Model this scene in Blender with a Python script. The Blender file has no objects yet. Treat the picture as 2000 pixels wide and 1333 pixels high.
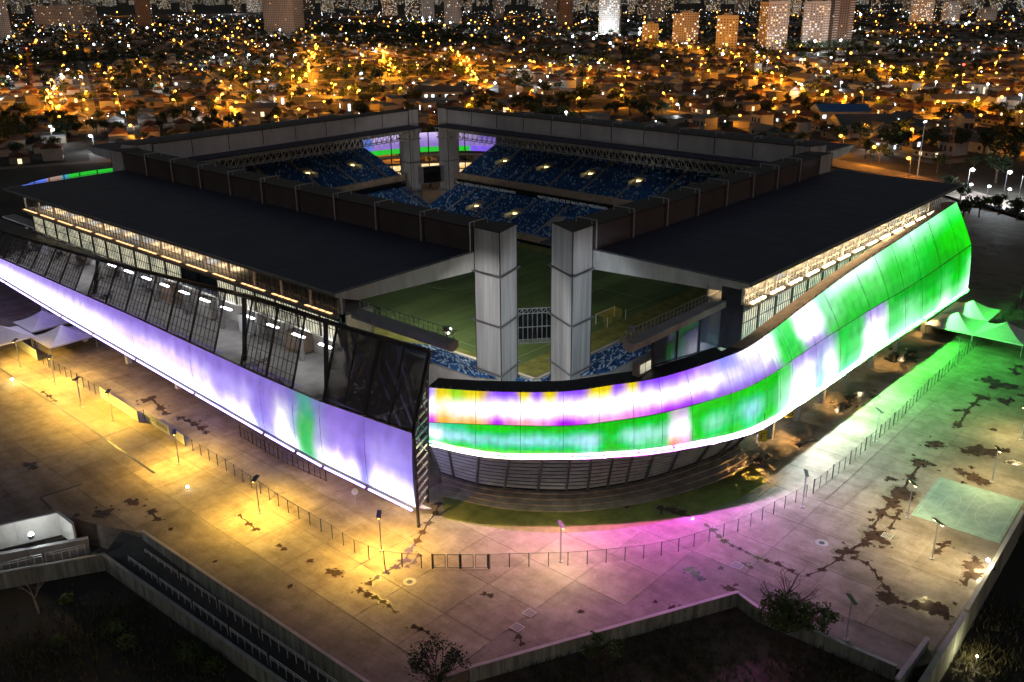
import bpy, bmesh, math, random
from mathutils import Vector, Matrix, noise

random.seed(7)
sc = bpy.context.scene
COL = sc.collection
R_ = math.radians

# ------------------------------------------------------------------ camera
# world: X runs along the right-hand stand (towards back right), Y along the
# left-hand stand (towards back left), Z up, metres, plaza level z = 0
CAM = Vector((-132.426, -112.504, 76.0))
FW = Vector((0.6956418, 0.62416369, -0.35567143))
RT = Vector((0.66540247, -0.74643661, -0.00848214))
UP = Vector((0.27078042, 0.23076411, 0.93457257))
FPX = 1800.0
cd = bpy.data.cameras.new("camera")
cam = bpy.data.objects.new("camera", cd); COL.objects.link(cam)
cd.sensor_width = 36.0; cd.lens = FPX / 2000.0 * 36.0
cd.clip_start = 1.0; cd.clip_end = 20000.0
m = Matrix.Identity(4)
for i in range(3):
    m[i][0] = RT[i]; m[i][1] = UP[i]; m[i][2] = -FW[i]; m[i][3] = CAM[i]
cam.matrix_world = m
sc.camera = cam

# ------------------------------------------------------------------ night sky, faint added moon fill, exposure
wd = bpy.data.worlds.new("World"); sc.world = wd; wd.use_nodes = True
wn = wd.node_tree.nodes; wl = wd.node_tree.links
bg = wn["Background"]
sky = wn.new("ShaderNodeTexSky"); sky.sky_type = 'NISHITA'; sky.sun_disc = False
sky.sun_elevation = R_(-0.3); sky.sun_rotation = R_(200)
wl.new(sky.outputs[0], bg.inputs[0]); bg.inputs[1].default_value = 0.15
sd = bpy.data.lights.new("moon_fill", 'SUN'); sd.energy = 0.06; sd.angle = R_(12); sd.color = (0.75, 0.82, 1.0)
moon_fill = bpy.data.objects.new("moon_fill", sd); COL.objects.link(moon_fill)
moon_fill.rotation_euler = Vector((0.55, 0.70, -0.42)).to_track_quat('-Z', 'Y').to_euler()  # fill light set from the camera side to brighten walls facing the view
vs = sc.view_settings
vs.view_transform = 'Standard'; vs.look = 'None'; vs.exposure = 0.0; vs.gamma = 1.0; vs.use_curve_mapping = False
cy = sc.cycles
cy.use_denoising = True
cy.use_adaptive_sampling = True; cy.adaptive_threshold = 0.05; cy.adaptive_min_samples = 12
cy.max_bounces = 4; cy.diffuse_bounces = 1; cy.glossy_bounces = 2; cy.transparent_max_bounces = 12
cy.sample_clamp_indirect = 4.0; cy.use_light_tree = True

# ------------------------------------------------------------------ helpers
def at(px, py, z=0.0):
    """point of the place at height z seen at photo position (px, py)"""
    d = FW + RT * ((px - 1000) / FPX) + UP * ((666.5 - py) / FPX)
    t = (z - CAM.z) / d.z
    return CAM + d * t
FH = Vector((FW.x, FW.y, 0)).normalized(); RH = Vector((FH.y, -FH.x, 0))
def city(d, s, z=0.0):
    p = Vector((CAM.x, CAM.y, 0)) + FH * d + RH * s
    p.z = z
    return p
def tag(o, label=None, cat=None, group=None, kind=None):
    if label: o["label"] = label
    if cat: o["category"] = cat
    if group: o["group"] = group
    if kind: o["kind"] = kind
    return o
def empty(name, loc=(0, 0, 0), rz=0.0, label=None, cat=None, group=None):
    o = bpy.data.objects.new(name, None); COL.objects.link(o)
    o.location = loc; o.rotation_euler = (0, 0, rz); o.empty_display_size = 0.5
    tag(o, label, cat, group)
    return o
def link(name, me, parent=None, world=True, loc=None, rz=0.0):
    """object from mesh data; world=True: mesh is in world coordinates although its parent sits at its base"""
    o = bpy.data.objects.new(name, me); COL.objects.link(o)
    if parent is not None:
        o.parent = parent
        if world:
            if parent.type == 'EMPTY': o.matrix_parent_inverse = Matrix.Translation(-Vector(parent.location))
    if loc is not None: o.location = loc
    if rz: o.rotation_euler = (0, 0, rz)
    return o
def copy_tree(o, parent=None):
    c = o.copy(); COL.objects.link(c)
    if parent is not None: c.parent = parent
    for ch in list(o.children): copy_tree(ch, c)
    return c

class MB:
    def __init__(s): s.v = []; s.f = []; s.mi = []; s.m = 0
    def face(s, pts, m=None):
        n = len(s.v); s.v += [tuple(p) for p in pts]; s.f.append(tuple(range(n, n + len(pts)))); s.mi.append(s.m if m is None else m)
    def hexa(s, a):            # 8 points: 4 bottom, 4 top
        n = len(s.v); s.v += [tuple(p) for p in a]
        for q in ((3, 2, 1, 0), (4, 5, 6, 7), (0, 1, 5, 4), (1, 2, 6, 5), (2, 3, 7, 6), (3, 0, 4, 7)):
            s.f.append(tuple(n + i for i in q)); s.mi.append(s.m)
    def box(s, x0, x1, y0, y1, z0, z1):
        s.hexa([(x0, y0, z0), (x1, y0, z0), (x1, y1, z0), (x0, y1, z0), (x0, y0, z1), (x1, y0, z1), (x1, y1, z1), (x0, y1, z1)])
    def bar(s, p, q, w, h=None, up=(0, 0, 1)):
        p = Vector(p); q = Vector(q); h = w if h is None else h
        d = q - p
        if d.length < 1e-6: return
        d.normalize(); u = Vector(up)
        if abs(d.dot(u)) > 0.97: u = Vector((1, 0, 0))
        a = d.cross(u).normalized() * (w / 2); b = a.cross(d).normalized() * (h / 2)
        s.hexa([p - a - b, q - a - b, q + a - b, p + a - b, p - a + b, q - a + b, q + a + b, p + a + b])
    def tube(s, p, q, r, n=8, r2=None, cap=True):
        p = Vector(p); q = Vector(q); r2 = r if r2 is None else r2
        d = (q - p).normalized(); u = Vector((0, 0, 1)) if abs(d.z) < 0.9 else Vector((1, 0, 0))
        a = d.cross(u).normalized(); b = d.cross(a)
        n0 = len(s.v)
        for i in range(n):
            t = 2 * math.pi * i / n; e = a * math.cos(t) + b * math.sin(t)
            s.v.append(tuple(p + e * r)); s.v.append(tuple(q + e * r2))
        for i in range(n):
            j = (i + 1) % n
            s.f.append((n0 + 2 * i, n0 + 2 * j, n0 + 2 * j + 1, n0 + 2 * i + 1)); s.mi.append(s.m)
        if cap:
            s.f.append(tuple(n0 + 2 * i for i in range(n))); s.mi.append(s.m)
            s.f.append(tuple(n0 + 2 * i + 1 for i in reversed(range(n)))); s.mi.append(s.m)
    def prism(s, poly, z0, z1, top=True, bottom=True):
        n = len(poly); n0 = len(s.v)
        s.v += [(p[0], p[1], z0) for p in poly] + [(p[0], p[1], z1) for p in poly]
        for i in range(n):
            j = (i + 1) % n
            s.f.append((n0 + i, n0 + j, n0 + n + j, n0 + n + i)); s.mi.append(s.m)
        if top: s.f.append(tuple(n0 + n + i for i in range(n))); s.mi.append(s.m)
        if bottom: s.f.append(tuple(n0 + i for i in reversed(range(n)))); s.mi.append(s.m)
    def ball(s, c, r, nu=8, nv=5, sq=(1, 1, 1)):
        n0 = len(s.v); c = Vector(c)
        for j in range(nv + 1):
            t = math.pi * j / nv
            for i in range(nu):
                a = 2 * math.pi * i / nu
                s.v.append((c.x + r * sq[0] * math.sin(t) * math.cos(a), c.y + r * sq[1] * math.sin(t) * math.sin(a), c.z + r * sq[2] * math.cos(t)))
        for j in range(nv):
            for i in range(nu):
                k = (i + 1) % nu
                s.f.append((n0 + j * nu + i, n0 + (j + 1) * nu + i, n0 + (j + 1) * nu + k, n0 + j * nu + k)); s.mi.append(s.m)
    def mesh(s, name, mats, fix=True):
        me = bpy.data.meshes.new(name); me.from_pydata(s.v, [], s.f)
        for mt in (mats if isinstance(mats, (list, tuple)) else [mats]): me.materials.append(mt)
        if isinstance(mats, (list, tuple)) and len(mats) > 1: me.polygons.foreach_set("material_index", s.mi)
        if fix:
            bm = bmesh.new(); bm.from_mesh(me); bmesh.ops.recalc_face_normals(bm, faces=bm.faces); bm.to_mesh(me); bm.free()
        me.update(); return me
    def obj(s, name, mats, parent=None, world=True, kind=None, fix=True):
        o = link(name, s.mesh(name, mats, fix), parent, world)
        if kind: o["kind"] = kind
        return o

# ------------------------------------------------------------------ materials
def nodes(name):
    mt = bpy.data.materials.new(name); mt.use_nodes = True
    nt = mt.node_tree; return mt, nt.nodes, nt.links, nt.nodes["Principled BSDF"]
def mat(name, col, rough=0.7, metal=0.0, var=0.25, scale=0.6, bump=0.0, bscale=6.0, tint=None, spec=0.5, streak=None, alpha=None):
    """principled surface whose colour wanders by two octaves of noise"""
    mt, n, l, b = nodes(name)
    b.inputs["Roughness"].default_value = rough; b.inputs["Metallic"].default_value = metal
    b.inputs["Specular IOR Level"].default_value = spec
    tc = n.new("ShaderNodeNewGeometry")
    mp = n.new("ShaderNodeMapping"); l.new(tc.outputs["Position"], mp.inputs[0])
    if streak: mp.inputs["Scale"].default_value = streak
    n1 = n.new("ShaderNodeTexNoise"); n1.inputs["Scale"].default_value = scale; n1.inputs["Detail"].default_value = 6; n1.inputs["Roughness"].default_value = 0.62
    l.new(mp.outputs[0], n1.inputs["Vector"])
    rp = n.new("ShaderNodeValToRGB"); l.new(n1.outputs["Fac"], rp.inputs[0])
    lo = [c * (1 - var) for c in col]; hi = [min(1, c * (1 + var)) for c in (tint or col)]
    rp.color_ramp.elements[0].position = 0.3; rp.color_ramp.elements[1].position = 0.7
    rp.color_ramp.elements[0].color = (*lo, 1); rp.color_ramp.elements[1].color = (*hi, 1)
    l.new(rp.outputs[0], b.inputs["Base Color"])
    if bump > 0:
        n2 = n.new("ShaderNodeTexNoise"); n2.inputs["Scale"].default_value = bscale; n2.inputs["Detail"].default_value = 5
        l.new(tc.outputs["Position"], n2.inputs["Vector"])
        bp = n.new("ShaderNodeBump"); bp.inputs["Strength"].default_value = bump; bp.inputs["Distance"].default_value = 0.1
        l.new(n2.outputs["Fac"], bp.inputs["Height"]); l.new(bp.outputs[0], b.inputs["Normal"])
    return mt
def emis(name, col, strength, sampled=True, base=(0.6, 0.6, 0.6)):
    mt, n, l, b = nodes(name)
    b.inputs["Base Color"].default_value = (*base, 1); b.inputs["Roughness"].default_value = 0.5
    b.inputs["Emission Color"].default_value = (*col, 1); b.inputs["Emission Strength"].default_value = strength
    if not sampled: mt.cycles.emission_sampling = 'NONE'
    return mt
def glassy(name, col, see=0.5, rough=0.08):
    mt, n, l, b = nodes(name)
    b.inputs["Base Color"].default_value = (*col, 1); b.inputs["Roughness"].default_value = rough
    tr = n.new("ShaderNodeBsdfTransparent"); mx = n.new("ShaderNodeMixShader"); mx.inputs[0].default_value = see
    l.new(b.outputs[0], mx.inputs[1]); l.new(tr.outputs[0], mx.inputs[2]); l.new(mx.outputs[0], n["Material Output"].inputs[0])
    return mt
def concrete_ground(name, col):
    mt, n, l, b = nodes(name)
    b.inputs["Roughness"].default_value = 0.75; b.inputs["Specular IOR Level"].default_value = 0.35
    g = n.new("ShaderNodeNewGeometry"); oi = n.new("ShaderNodeObjectInfo")
    def nz(sc_, det, ro=0.6, src=None):
        t = n.new("ShaderNodeTexNoise"); t.inputs["Scale"].default_value = sc_; t.inputs["Detail"].default_value = det; t.inputs["Roughness"].default_value = ro
        l.new((src or g.outputs["Position"]), t.inputs["Vector"]); return t.outputs["Fac"]
    mp = n.new("ShaderNodeMapping"); mp.inputs["Scale"].default_value = (1.0, 0.18, 1.0); mp.inputs["Rotation"].default_value = (0, 0, 0.4); l.new(g.outputs["Position"], mp.inputs[0])
    def ramp(f, a, b_, ca, cb):
        r = n.new("ShaderNodeValToRGB"); r.color_ramp.elements[0].position = a; r.color_ramp.elements[1].position = b_
        r.color_ramp.elements[0].color = (*ca, 1); r.color_ramp.elements[1].color = (*cb, 1); l.new(f, r.inputs[0]); return r.outputs[0]
    def mul(a, b_, f=1.0):
        x = n.new("ShaderNodeMix"); x.data_type = 'RGBA'; x.blend_type = 'MULTIPLY'; x.inputs["Factor"].default_value = f
        l.new(a, x.inputs[6]); l.new(b_, x.inputs[7]); return x.outputs[2]
    c = ramp(nz(0.05, 7, 0.65), 0.35, 0.68, [v * 0.72 for v in col], [min(1, v * 1.2) for v in col])
    c = mul(c, ramp(nz(0.35, 6, 0.7), 0.32, 0.6, (0.62, 0.58, 0.54), (1, 1, 1)))
    c = mul(c, ramp(nz(0.22, 5, 0.7, mp.outputs[0]), 0.36, 0.55, (0.72, 0.68, 0.62), (1, 1, 1)))
    c = mul(c, ramp(nz(2.5, 4), 0.3, 0.7, (0.85, 0.85, 0.84), (1, 1, 1)))
    c = mul(c, ramp(oi.outputs["Random"], 0.0, 1.0, (0.80, 0.78, 0.76), (1.0, 1.0, 0.98)))
    l.new(c, b.inputs["Base Color"])
    bp = n.new("ShaderNodeBump"); bp.inputs["Strength"].default_value = 0.25; bp.inputs["Distance"].default_value = 0.05
    l.new(nz(3.0, 5), bp.inputs["Height"]); l.new(bp.outputs[0], b.inputs["Normal"])
    return mt
def membrane(name, gain=1.0):
    """lit fabric: gives off the colour of its LED programme (per-corner attribute 'led')"""
    mt, n, l, b = nodes(name)
    b.inputs["Base Color"].default_value = (0.07, 0.07, 0.08, 1); b.inputs["Roughness"].default_value = 0.4
    a = n.new("ShaderNodeAttribute"); a.attribute_name = "led"
    g = n.new("ShaderNodeNewGeometry"); w = n.new("ShaderNodeTexNoise"); w.inputs["Scale"].default_value = 0.5; w.inputs["Detail"].default_value = 5
    l.new(g.outputs["Position"], w.inputs["Vector"])
    mr = n.new("ShaderNodeMapRange"); mr.inputs[1].default_value = 0.3; mr.inputs[2].default_value = 0.7; mr.inputs[3].default_value = 0.9 * gain; mr.inputs[4].default_value = 1.1 * gain
    l.new(w.outputs["Fac"], mr.inputs[0])
    l.new(a.outputs["Color"], b.inputs["Emission Color"]); l.new(mr.outputs[0], b.inputs["Emission Strength"])
    return mt

M = dict(
    slab=concrete_ground("plaza_concrete", (0.40, 0.34, 0.28)),
    joint=concrete_ground("joint_concrete", (0.30, 0.26, 0.22)),
    court=mat("court_paint", (0.26, 0.40, 0.33), 0.7, var=0.25, scale=0.5, bump=0.1),
    white_line=mat("line_paint", (0.40, 0.50, 0.44), 0.7, var=0.2),
    soil=mat("dark_soil", (0.12, 0.08, 0.062), 0.95, var=0.6, scale=0.5, bump=0.6, bscale=2.0),
    lawn=mat("lawn_band", (0.19, 0.19, 0.045), 0.9, var=0.45, scale=0.35, bump=0.4, bscale=5),
    pitch=mat("pitch_turf", (0.095, 0.15, 0.045), 0.9, var=0.3, scale=0.12, bump=0.3, bscale=7, streak=(0.35, 1.2, 1)),
    step=mat("step_concrete", (0.36, 0.29, 0.24), 0.8, var=0.4, scale=0.5, bump=0.2, streak=(1, 1, 3)),
    conc=mat("stand_concrete", (0.42, 0.40, 0.38), 0.75, var=0.22, scale=0.35, bump=0.1),
    wallc=mat("stained_wall", (0.30, 0.33, 0.29), 0.85, var=0.55, scale=0.55, bump=0.25, streak=(2.2, 2.2, 0.25)),
    pylon=mat("pylon_cladding", (0.50, 0.50, 0.51), 0.55, var=0.36, scale=0.35, bump=0.05, streak=(1.6, 1.6, 0.09)),
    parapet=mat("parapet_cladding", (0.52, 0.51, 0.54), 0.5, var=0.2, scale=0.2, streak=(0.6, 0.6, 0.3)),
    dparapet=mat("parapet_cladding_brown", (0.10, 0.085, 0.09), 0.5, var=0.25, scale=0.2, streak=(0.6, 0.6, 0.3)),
    roof=mat("roof_membrane", (0.048, 0.048, 0.085), 0.6, var=0.22, scale=0.10, bump=0.08, streak=(1, 1, 1)),
    cover=mat("parapet_cover", (0.026, 0.020, 0.024), 0.6, var=0.3, scale=0.3),
    fascia=mat("roof_fascia", (0.55, 0.56, 0.55), 0.6, var=0.18, scale=0.4, streak=(1.2, 1.2, 0.4)),
    steel=mat("grey_steel", (0.28, 0.29, 0.31), 0.45, 0.6, var=0.25),
    dsteel=mat("dark_steel", (0.055, 0.055, 0.062), 0.5, 0.5, var=0.3),
    tan=mat("tan_gutter", (0.44, 0.33, 0.24), 0.7, var=0.25, scale=0.6, bump=0.1),
    slat=mat("grey_slat", (0.46, 0.48, 0.52), 0.45, 0.15, var=0.3, scale=1.2, streak=(0.4, 0.4, 3)),
    seatb=mat("blue_seat", (0.02, 0.13, 0.40), 0.35, var=0.3), seatw=mat("pale_seat", (0.50, 0.66, 0.80), 0.3, var=0.2), seatd=mat("dark_seat", (0.010, 0.045, 0.17), 0.4, var=0.3),
    dglass=glassy("dark_glass", (0.10, 0.12, 0.17), 0.15), glass=glassy("clear_glass", (0.30, 0.34, 0.34), 0.86),
    mesh=glassy("facade_mesh", (0.07, 0.068, 0.066), 0.55, 0.6), dmesh=glassy("dark_facade_mesh", (0.075, 0.07, 0.07), 0.22, 0.7),
    screen=mat("screen_black", (0.008, 0.008, 0.010), 0.25, var=0.2),
    membr=membrane("lit_membrane", 1.0),
    damp=mat("damp_concrete", (0.17, 0.125, 0.09), 0.45, var=0.4, scale=0.9), water=mat("wet_dark_water", (0.07, 0.045, 0.03), 0.10, var=0.4, scale=0.8, spec=0.6),
    tent=mat("tent_canvas", (0.75, 0.74, 0.74), 0.6, var=0.08, scale=0.8),
    hoard=mat("hoarding_white", (0.72, 0.74, 0.68), 0.6, var=0.12), ink=mat("dark_ink", (0.08, 0.11, 0.09), 0.7),
    post=mat("fence_post", (0.05, 0.055, 0.055), 0.5, 0.4), wire=glassy("fence_wire", (0.06, 0.065, 0.065), 0.87, 0.6),
    gpost=mat("galvanised_post", (0.50, 0.52, 0.54), 0.4, 0.5, var=0.15),
    yellow=mat("yellow_net", (0.55, 0.42, 0.04), 0.6), white=mat("white_paint", (0.75, 0.75, 0.74), 0.45, var=0.08),
    bark=mat("bark", (0.10, 0.075, 0.055), 0.9, var=0.4, bump=0.4), palebark=mat("pale_bark", (0.34, 0.29, 0.24), 0.9, var=0.3, bump=0.3),
    leaf=mat("leaf_green", (0.08, 0.125, 0.03), 0.65, var=0.55, scale=1.4), leafd=mat("leaf_dark", (0.030, 0.050, 0.020), 0.75, var=0.5, scale=0.6),
    grass=mat("wild_grass", (0.095, 0.085, 0.04), 0.95, var=0.6, scale=0.7),
    plaster=mat("house_plaster", (0.29, 0.25, 0.20), 0.85, var=0.3, scale=0.08), plasterw=mat("house_whitewash", (0.36, 0.36, 0.35), 0.85, var=0.25, scale=0.08),
    tile=mat("roof_tile", (0.10, 0.046, 0.028), 0.85, var=0.45, scale=0.25, bump=0.3), tin=mat("tin_roof", (0.11, 0.11, 0.115), 0.5, var=0.4, scale=0.1),
    tower=mat("tower_render", (0.42, 0.40, 0.38), 0.8, var=0.15, scale=0.05), towerd=mat("tower_brown", (0.22, 0.17, 0.14), 0.8, var=0.15, scale=0.05),
    wdark=mat("unlit_window", (0.03, 0.03, 0.035), 0.2), asphalt=mat("asphalt", (0.10, 0.095, 0.09), 0.85, var=0.3, scale=0.2), cityg=mat("city_ground", (0.05, 0.044, 0.036), 0.95, var=0.55, scale=0.03, bump=0.3, bscale=0.8),
)

# ------------------------------------------------------------------ terrain (one sheet to the horizon)
def sheet():
    b = MB(); ds = [-60, 0, 40, 80, 120, 160, 200, 240, 280, 320, 360, 420, 600, 1000, 1600, 2600, 4500, 8000, 14000]
    N = 20; idx = []
    for d in ds:
        row = []
        for i in range(N + 1):
            s = (i / N - 0.5) * (2 * (400 + max(0, d) * 1.3))
            z = -4.2 if d < 240 else (-0.5 if d > 360 else -4.2 + 3.7 * (d - 240) / 120)
            if d > 500: z = -0.5 + 0.0022 * (d - 500) * (1 if d < 9000 else 1)
            row.append(len(b.v)); p = city(d, s, z); b.v.append(tuple(p))
        idx.append(row)
    for a, c in zip(idx, idx[1:]):
        for i in range(N): b.f.append((a[i], a[i + 1], c[i + 1], c[i])); b.mi.append(0)
    return b.obj("ground", M["cityg"], kind="structure")
sheet()
def gz(d): return -0.5 if d <= 500 else -0.5 + 0.0022 * (d - 500)

def P2(px, py, z=0.0): p = at(px, py, z); return (p.x, p.y)
# plaza outline: walls towards the camera, straight sides behind
edge = [P2(2400, 560), P2(2150, 800), P2(1998, 1008), P2(1887, 1205), P2(1835, 1290), P2(1762, 1310), P2(1482, 1190), P2(1441, 1160), P2(915, 1308), P2(790, 1352), P2(725, 1342), P2(280, 1042), P2(170, 1020), P2(118, 1005), P2(0, 1030), P2(-320, 1090)]
outline = edge + [(-128, 130), (-110, 215), (150, 235), (215, 150), (230, -20)]
b = MB(); b.prism(outline, -5.0, -0.03); plaza = b.obj("plaza", M["joint"], kind="structure")
def inside(poly, x, y):
    r = False; n = len(poly)
    for i in range(n):
        x1, y1 = poly[i]; x2, y2 = poly[(i + 1) % n]
        if (y1 > y) != (y2 > y) and x < (x2 - x1) * (y - y1) / (y2 - y1) + x1: r = not r
    return r
# cast concrete slabs, each its own piece with a recessed joint around it
SL = 8.4; me = None
b = MB(); g = 0.05
b.box(-SL / 2 + g, SL / 2 - g, -SL / 2 + g, SL / 2 - g, -0.028, 0.0); slab_me = b.mesh("slab", M["slab"])
cnt = 0
cand = []
for i in range(-20, 26):
    for j in range(-20, 26):
        x = -60 + i * SL; y = -60 + j * SL; h = SL / 2 - 0.02
        if all(inside(outline, x + a, y + c) for a in (-h, h) for c in (-h, h)):
            if x > -42 and y > -38: continue                      # below the stadium itself
            if x > 130 or y > 140: continue
            cand.append(((Vector((x, y, 0)) - CAM).length, x, y))
cand.sort()
for k, (d, x, y) in enumerate(cand[:300]):
    o = link("slab", slab_me, plaza, False, (x, y, 0))

# curve helpers
def cat(pts, n):
    """n points along a Catmull-Rom spline, with the spline parameter"""
    out = []; L = len(pts) - 1
    for i in range(n):
        t = i / (n - 1) * L; k = min(int(t), L - 1); f = t - k
        p0 = pts[max(k - 1, 0)]; p1 = pts[k]; p2 = pts[k + 1]; p3 = pts[min(k + 2, L)]
        out.append(0.5 * ((2 * p1) + (p2 - p0) * f + (2 * p0 - 5 * p1 + 4 * p2 - p3) * f * f + (3 * p1 - p0 - 3 * p2 + p3) * f ** 3))
    return out
def lerp_px(px, n):
    L = len(px) - 1; out = []
    for i in range(n):
        t = i / (n - 1) * L; k = min(int(t), L - 1); out.append(px[k] + (px[k + 1] - px[k]) * (t - k))
    return out
# rails of the curved facade
BPX = [835, 960, 1100, 1200, 1300, 1430, 1500, 1600, 1700, 1800, 1890]
BPY = [862, 887, 890, 886, 876, 850, 822, 760, 690, 625, 565]
CPX = [835, 960, 1100, 1200, 1300, 1430, 1500, 1600, 1700, 1800, 1897]
CPY = [825, 830, 832, 822, 805, 768, 735, 668, 605, 545, 478]
CZ = [11.5, 12.9, 12.6, 13.0, 13.7, 14.8, 15.8, 16.6, 16.9, 17.2, 17.5]
TPX = [835, 960, 1100, 1198, 1292, 1410, 1475, 1568, 1668, 1775, 1868]
TPY = [757, 765, 765, 752, 737, 700, 670, 600, 526, 456, 395]
TZ = [17.2, 18.5, 18.3, 18.8, 19.5, 21.3, 22.4, 24.3, 25.7, 26.8, 27.2]
NR = 331
railB = cat([at(x, y, 7.0) for x, y in zip(BPX, BPY)], NR)
railC = cat([at(x, y, z) for x, y, z in zip(CPX, CPY, CZ)], NR)
railT = cat([at(x, y, z) for x, y, z in zip(TPX, TPY, TZ)], NR)
rpx = lerp_px(BPX, NR)
def normal(rail, i):
    a = rail[max(i - 1, 0)]; c = rail[min(i + 1, len(rail) - 1)]; d = c - a; d.z = 0
    if d.length < 1e-6: return Vector((0, -1, 0))
    d.normalize(); return Vector((d.y, -d.x, 0))                 # outward (away from the pitch)
def idx_of(px): return min(range(NR), key=lambda i: abs(rpx[i] - px))
ground_path = cat([at(x, y, 0) for x, y in ((862, 930), (950, 955), (1090, 965), (1185, 957), (1275, 938), (1385, 900), (1440, 872))], 181)
edge_path = cat([at(x, y, 0) for x, y in ((868, 1014), (1000, 1036), (1100, 1040), (1200, 1034), (1300, 1018), (1420, 985), (1500, 942))], 181)

# green verge and the low curved steps in front of the slatted wall
def strip(name, pa, pb, fa, fb, z0, z1, mt, kind=None, parent=None, n=90):
    b = MB(); N_ = len(pa); q = []
    for k in range(n):
        i = int(k * (N_ - 1) / (n - 1)); A = pa[i].lerp(pb[i], fa); B = pa[i].lerp(pb[i], fb)
        q.append(((A.x, A.y), (B.x, B.y)))
    for (a, c), (a2, c2) in zip(q, q[1:]):
        b.face([(*a, z1), (*a2, z1), (*c2, z1), (*c, z1)])
        b.face([(*c, z0), (*c2, z0), (*c2, z1), (*c, z1)]); b.face([(*a, z0), (*a2, z0), (*a2, z1), (*a, z1)])
    return b.obj(name, mt, parent, kind=kind)
strip("verge", ground_path, edge_path, 0.50, 1.0, -0.03, 0.012, M["lawn"], "structure")
st = empty("curved_steps", ground_path[90], label="low curved concrete steps below the slatted corner wall", cat="steps")
for k in range(4):
    strip("step", ground_path, edge_path, 0.02 if k == 3 else 0.13 * (3 - k) - 0.02, 0.13 * (4 - k) - 0.025, -0.03, 0.17 * (k + 1), M["step"], None, st)

# painted games court at the right
c4 = [at(1835, 932), at(2000, 979), at(1952, 1062), at(1779, 1006)]
b = MB(); b.face([(p.x, p.y, 0.012) for p in c4]); court = b.obj("court", M["court"], kind="structure")
b = MB()
def cw(u, v): return c4[0].lerp(c4[1], u).lerp(c4[3].lerp(c4[2], u), v)
def cline(u0, v0, u1, v1): 
    p, q = cw(u0, v0), cw(u1, v1); p.z = q.z = 0.018; b.bar(p, q, 0.09, 0.004)
for a in ((.04, .06, .96, .06), (.04, .94, .96, .94), (.04, .06, .04, .94), (.96, .06, .96, .94), (.5, .06, .5, .94), (.04, .35, .22, .35), (.04, .65, .22, .65), (.22, .35, .22, .65), (.78, .35, .78, .65), (.78, .35, .96, .35), (.78, .65, .96, .65)): cline(*a)
for (cu, cv, ru) in ((.5, .5, .13), (.04, .5, .36), (.96, .5, .36)):
    for k in range(28):
        a0, a1 = 2 * math.pi * k / 28, 2 * math.pi * (k + 1) / 28
        u0, v0, u1, v1 = cu + ru * math.cos(a0), cv + ru * 1.1 * math.sin(a0), cu + ru * math.cos(a1), cv + ru * 1.1 * math.sin(a1)
        if .04 <= min(u0, u1) and max(u0, u1) <= .96 and .06 <= min(v0, v1) and max(v0, v1) <= .94: cline(u0, v0, u1, v1)
b.obj("court_line", M["white_line"], court)

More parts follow.
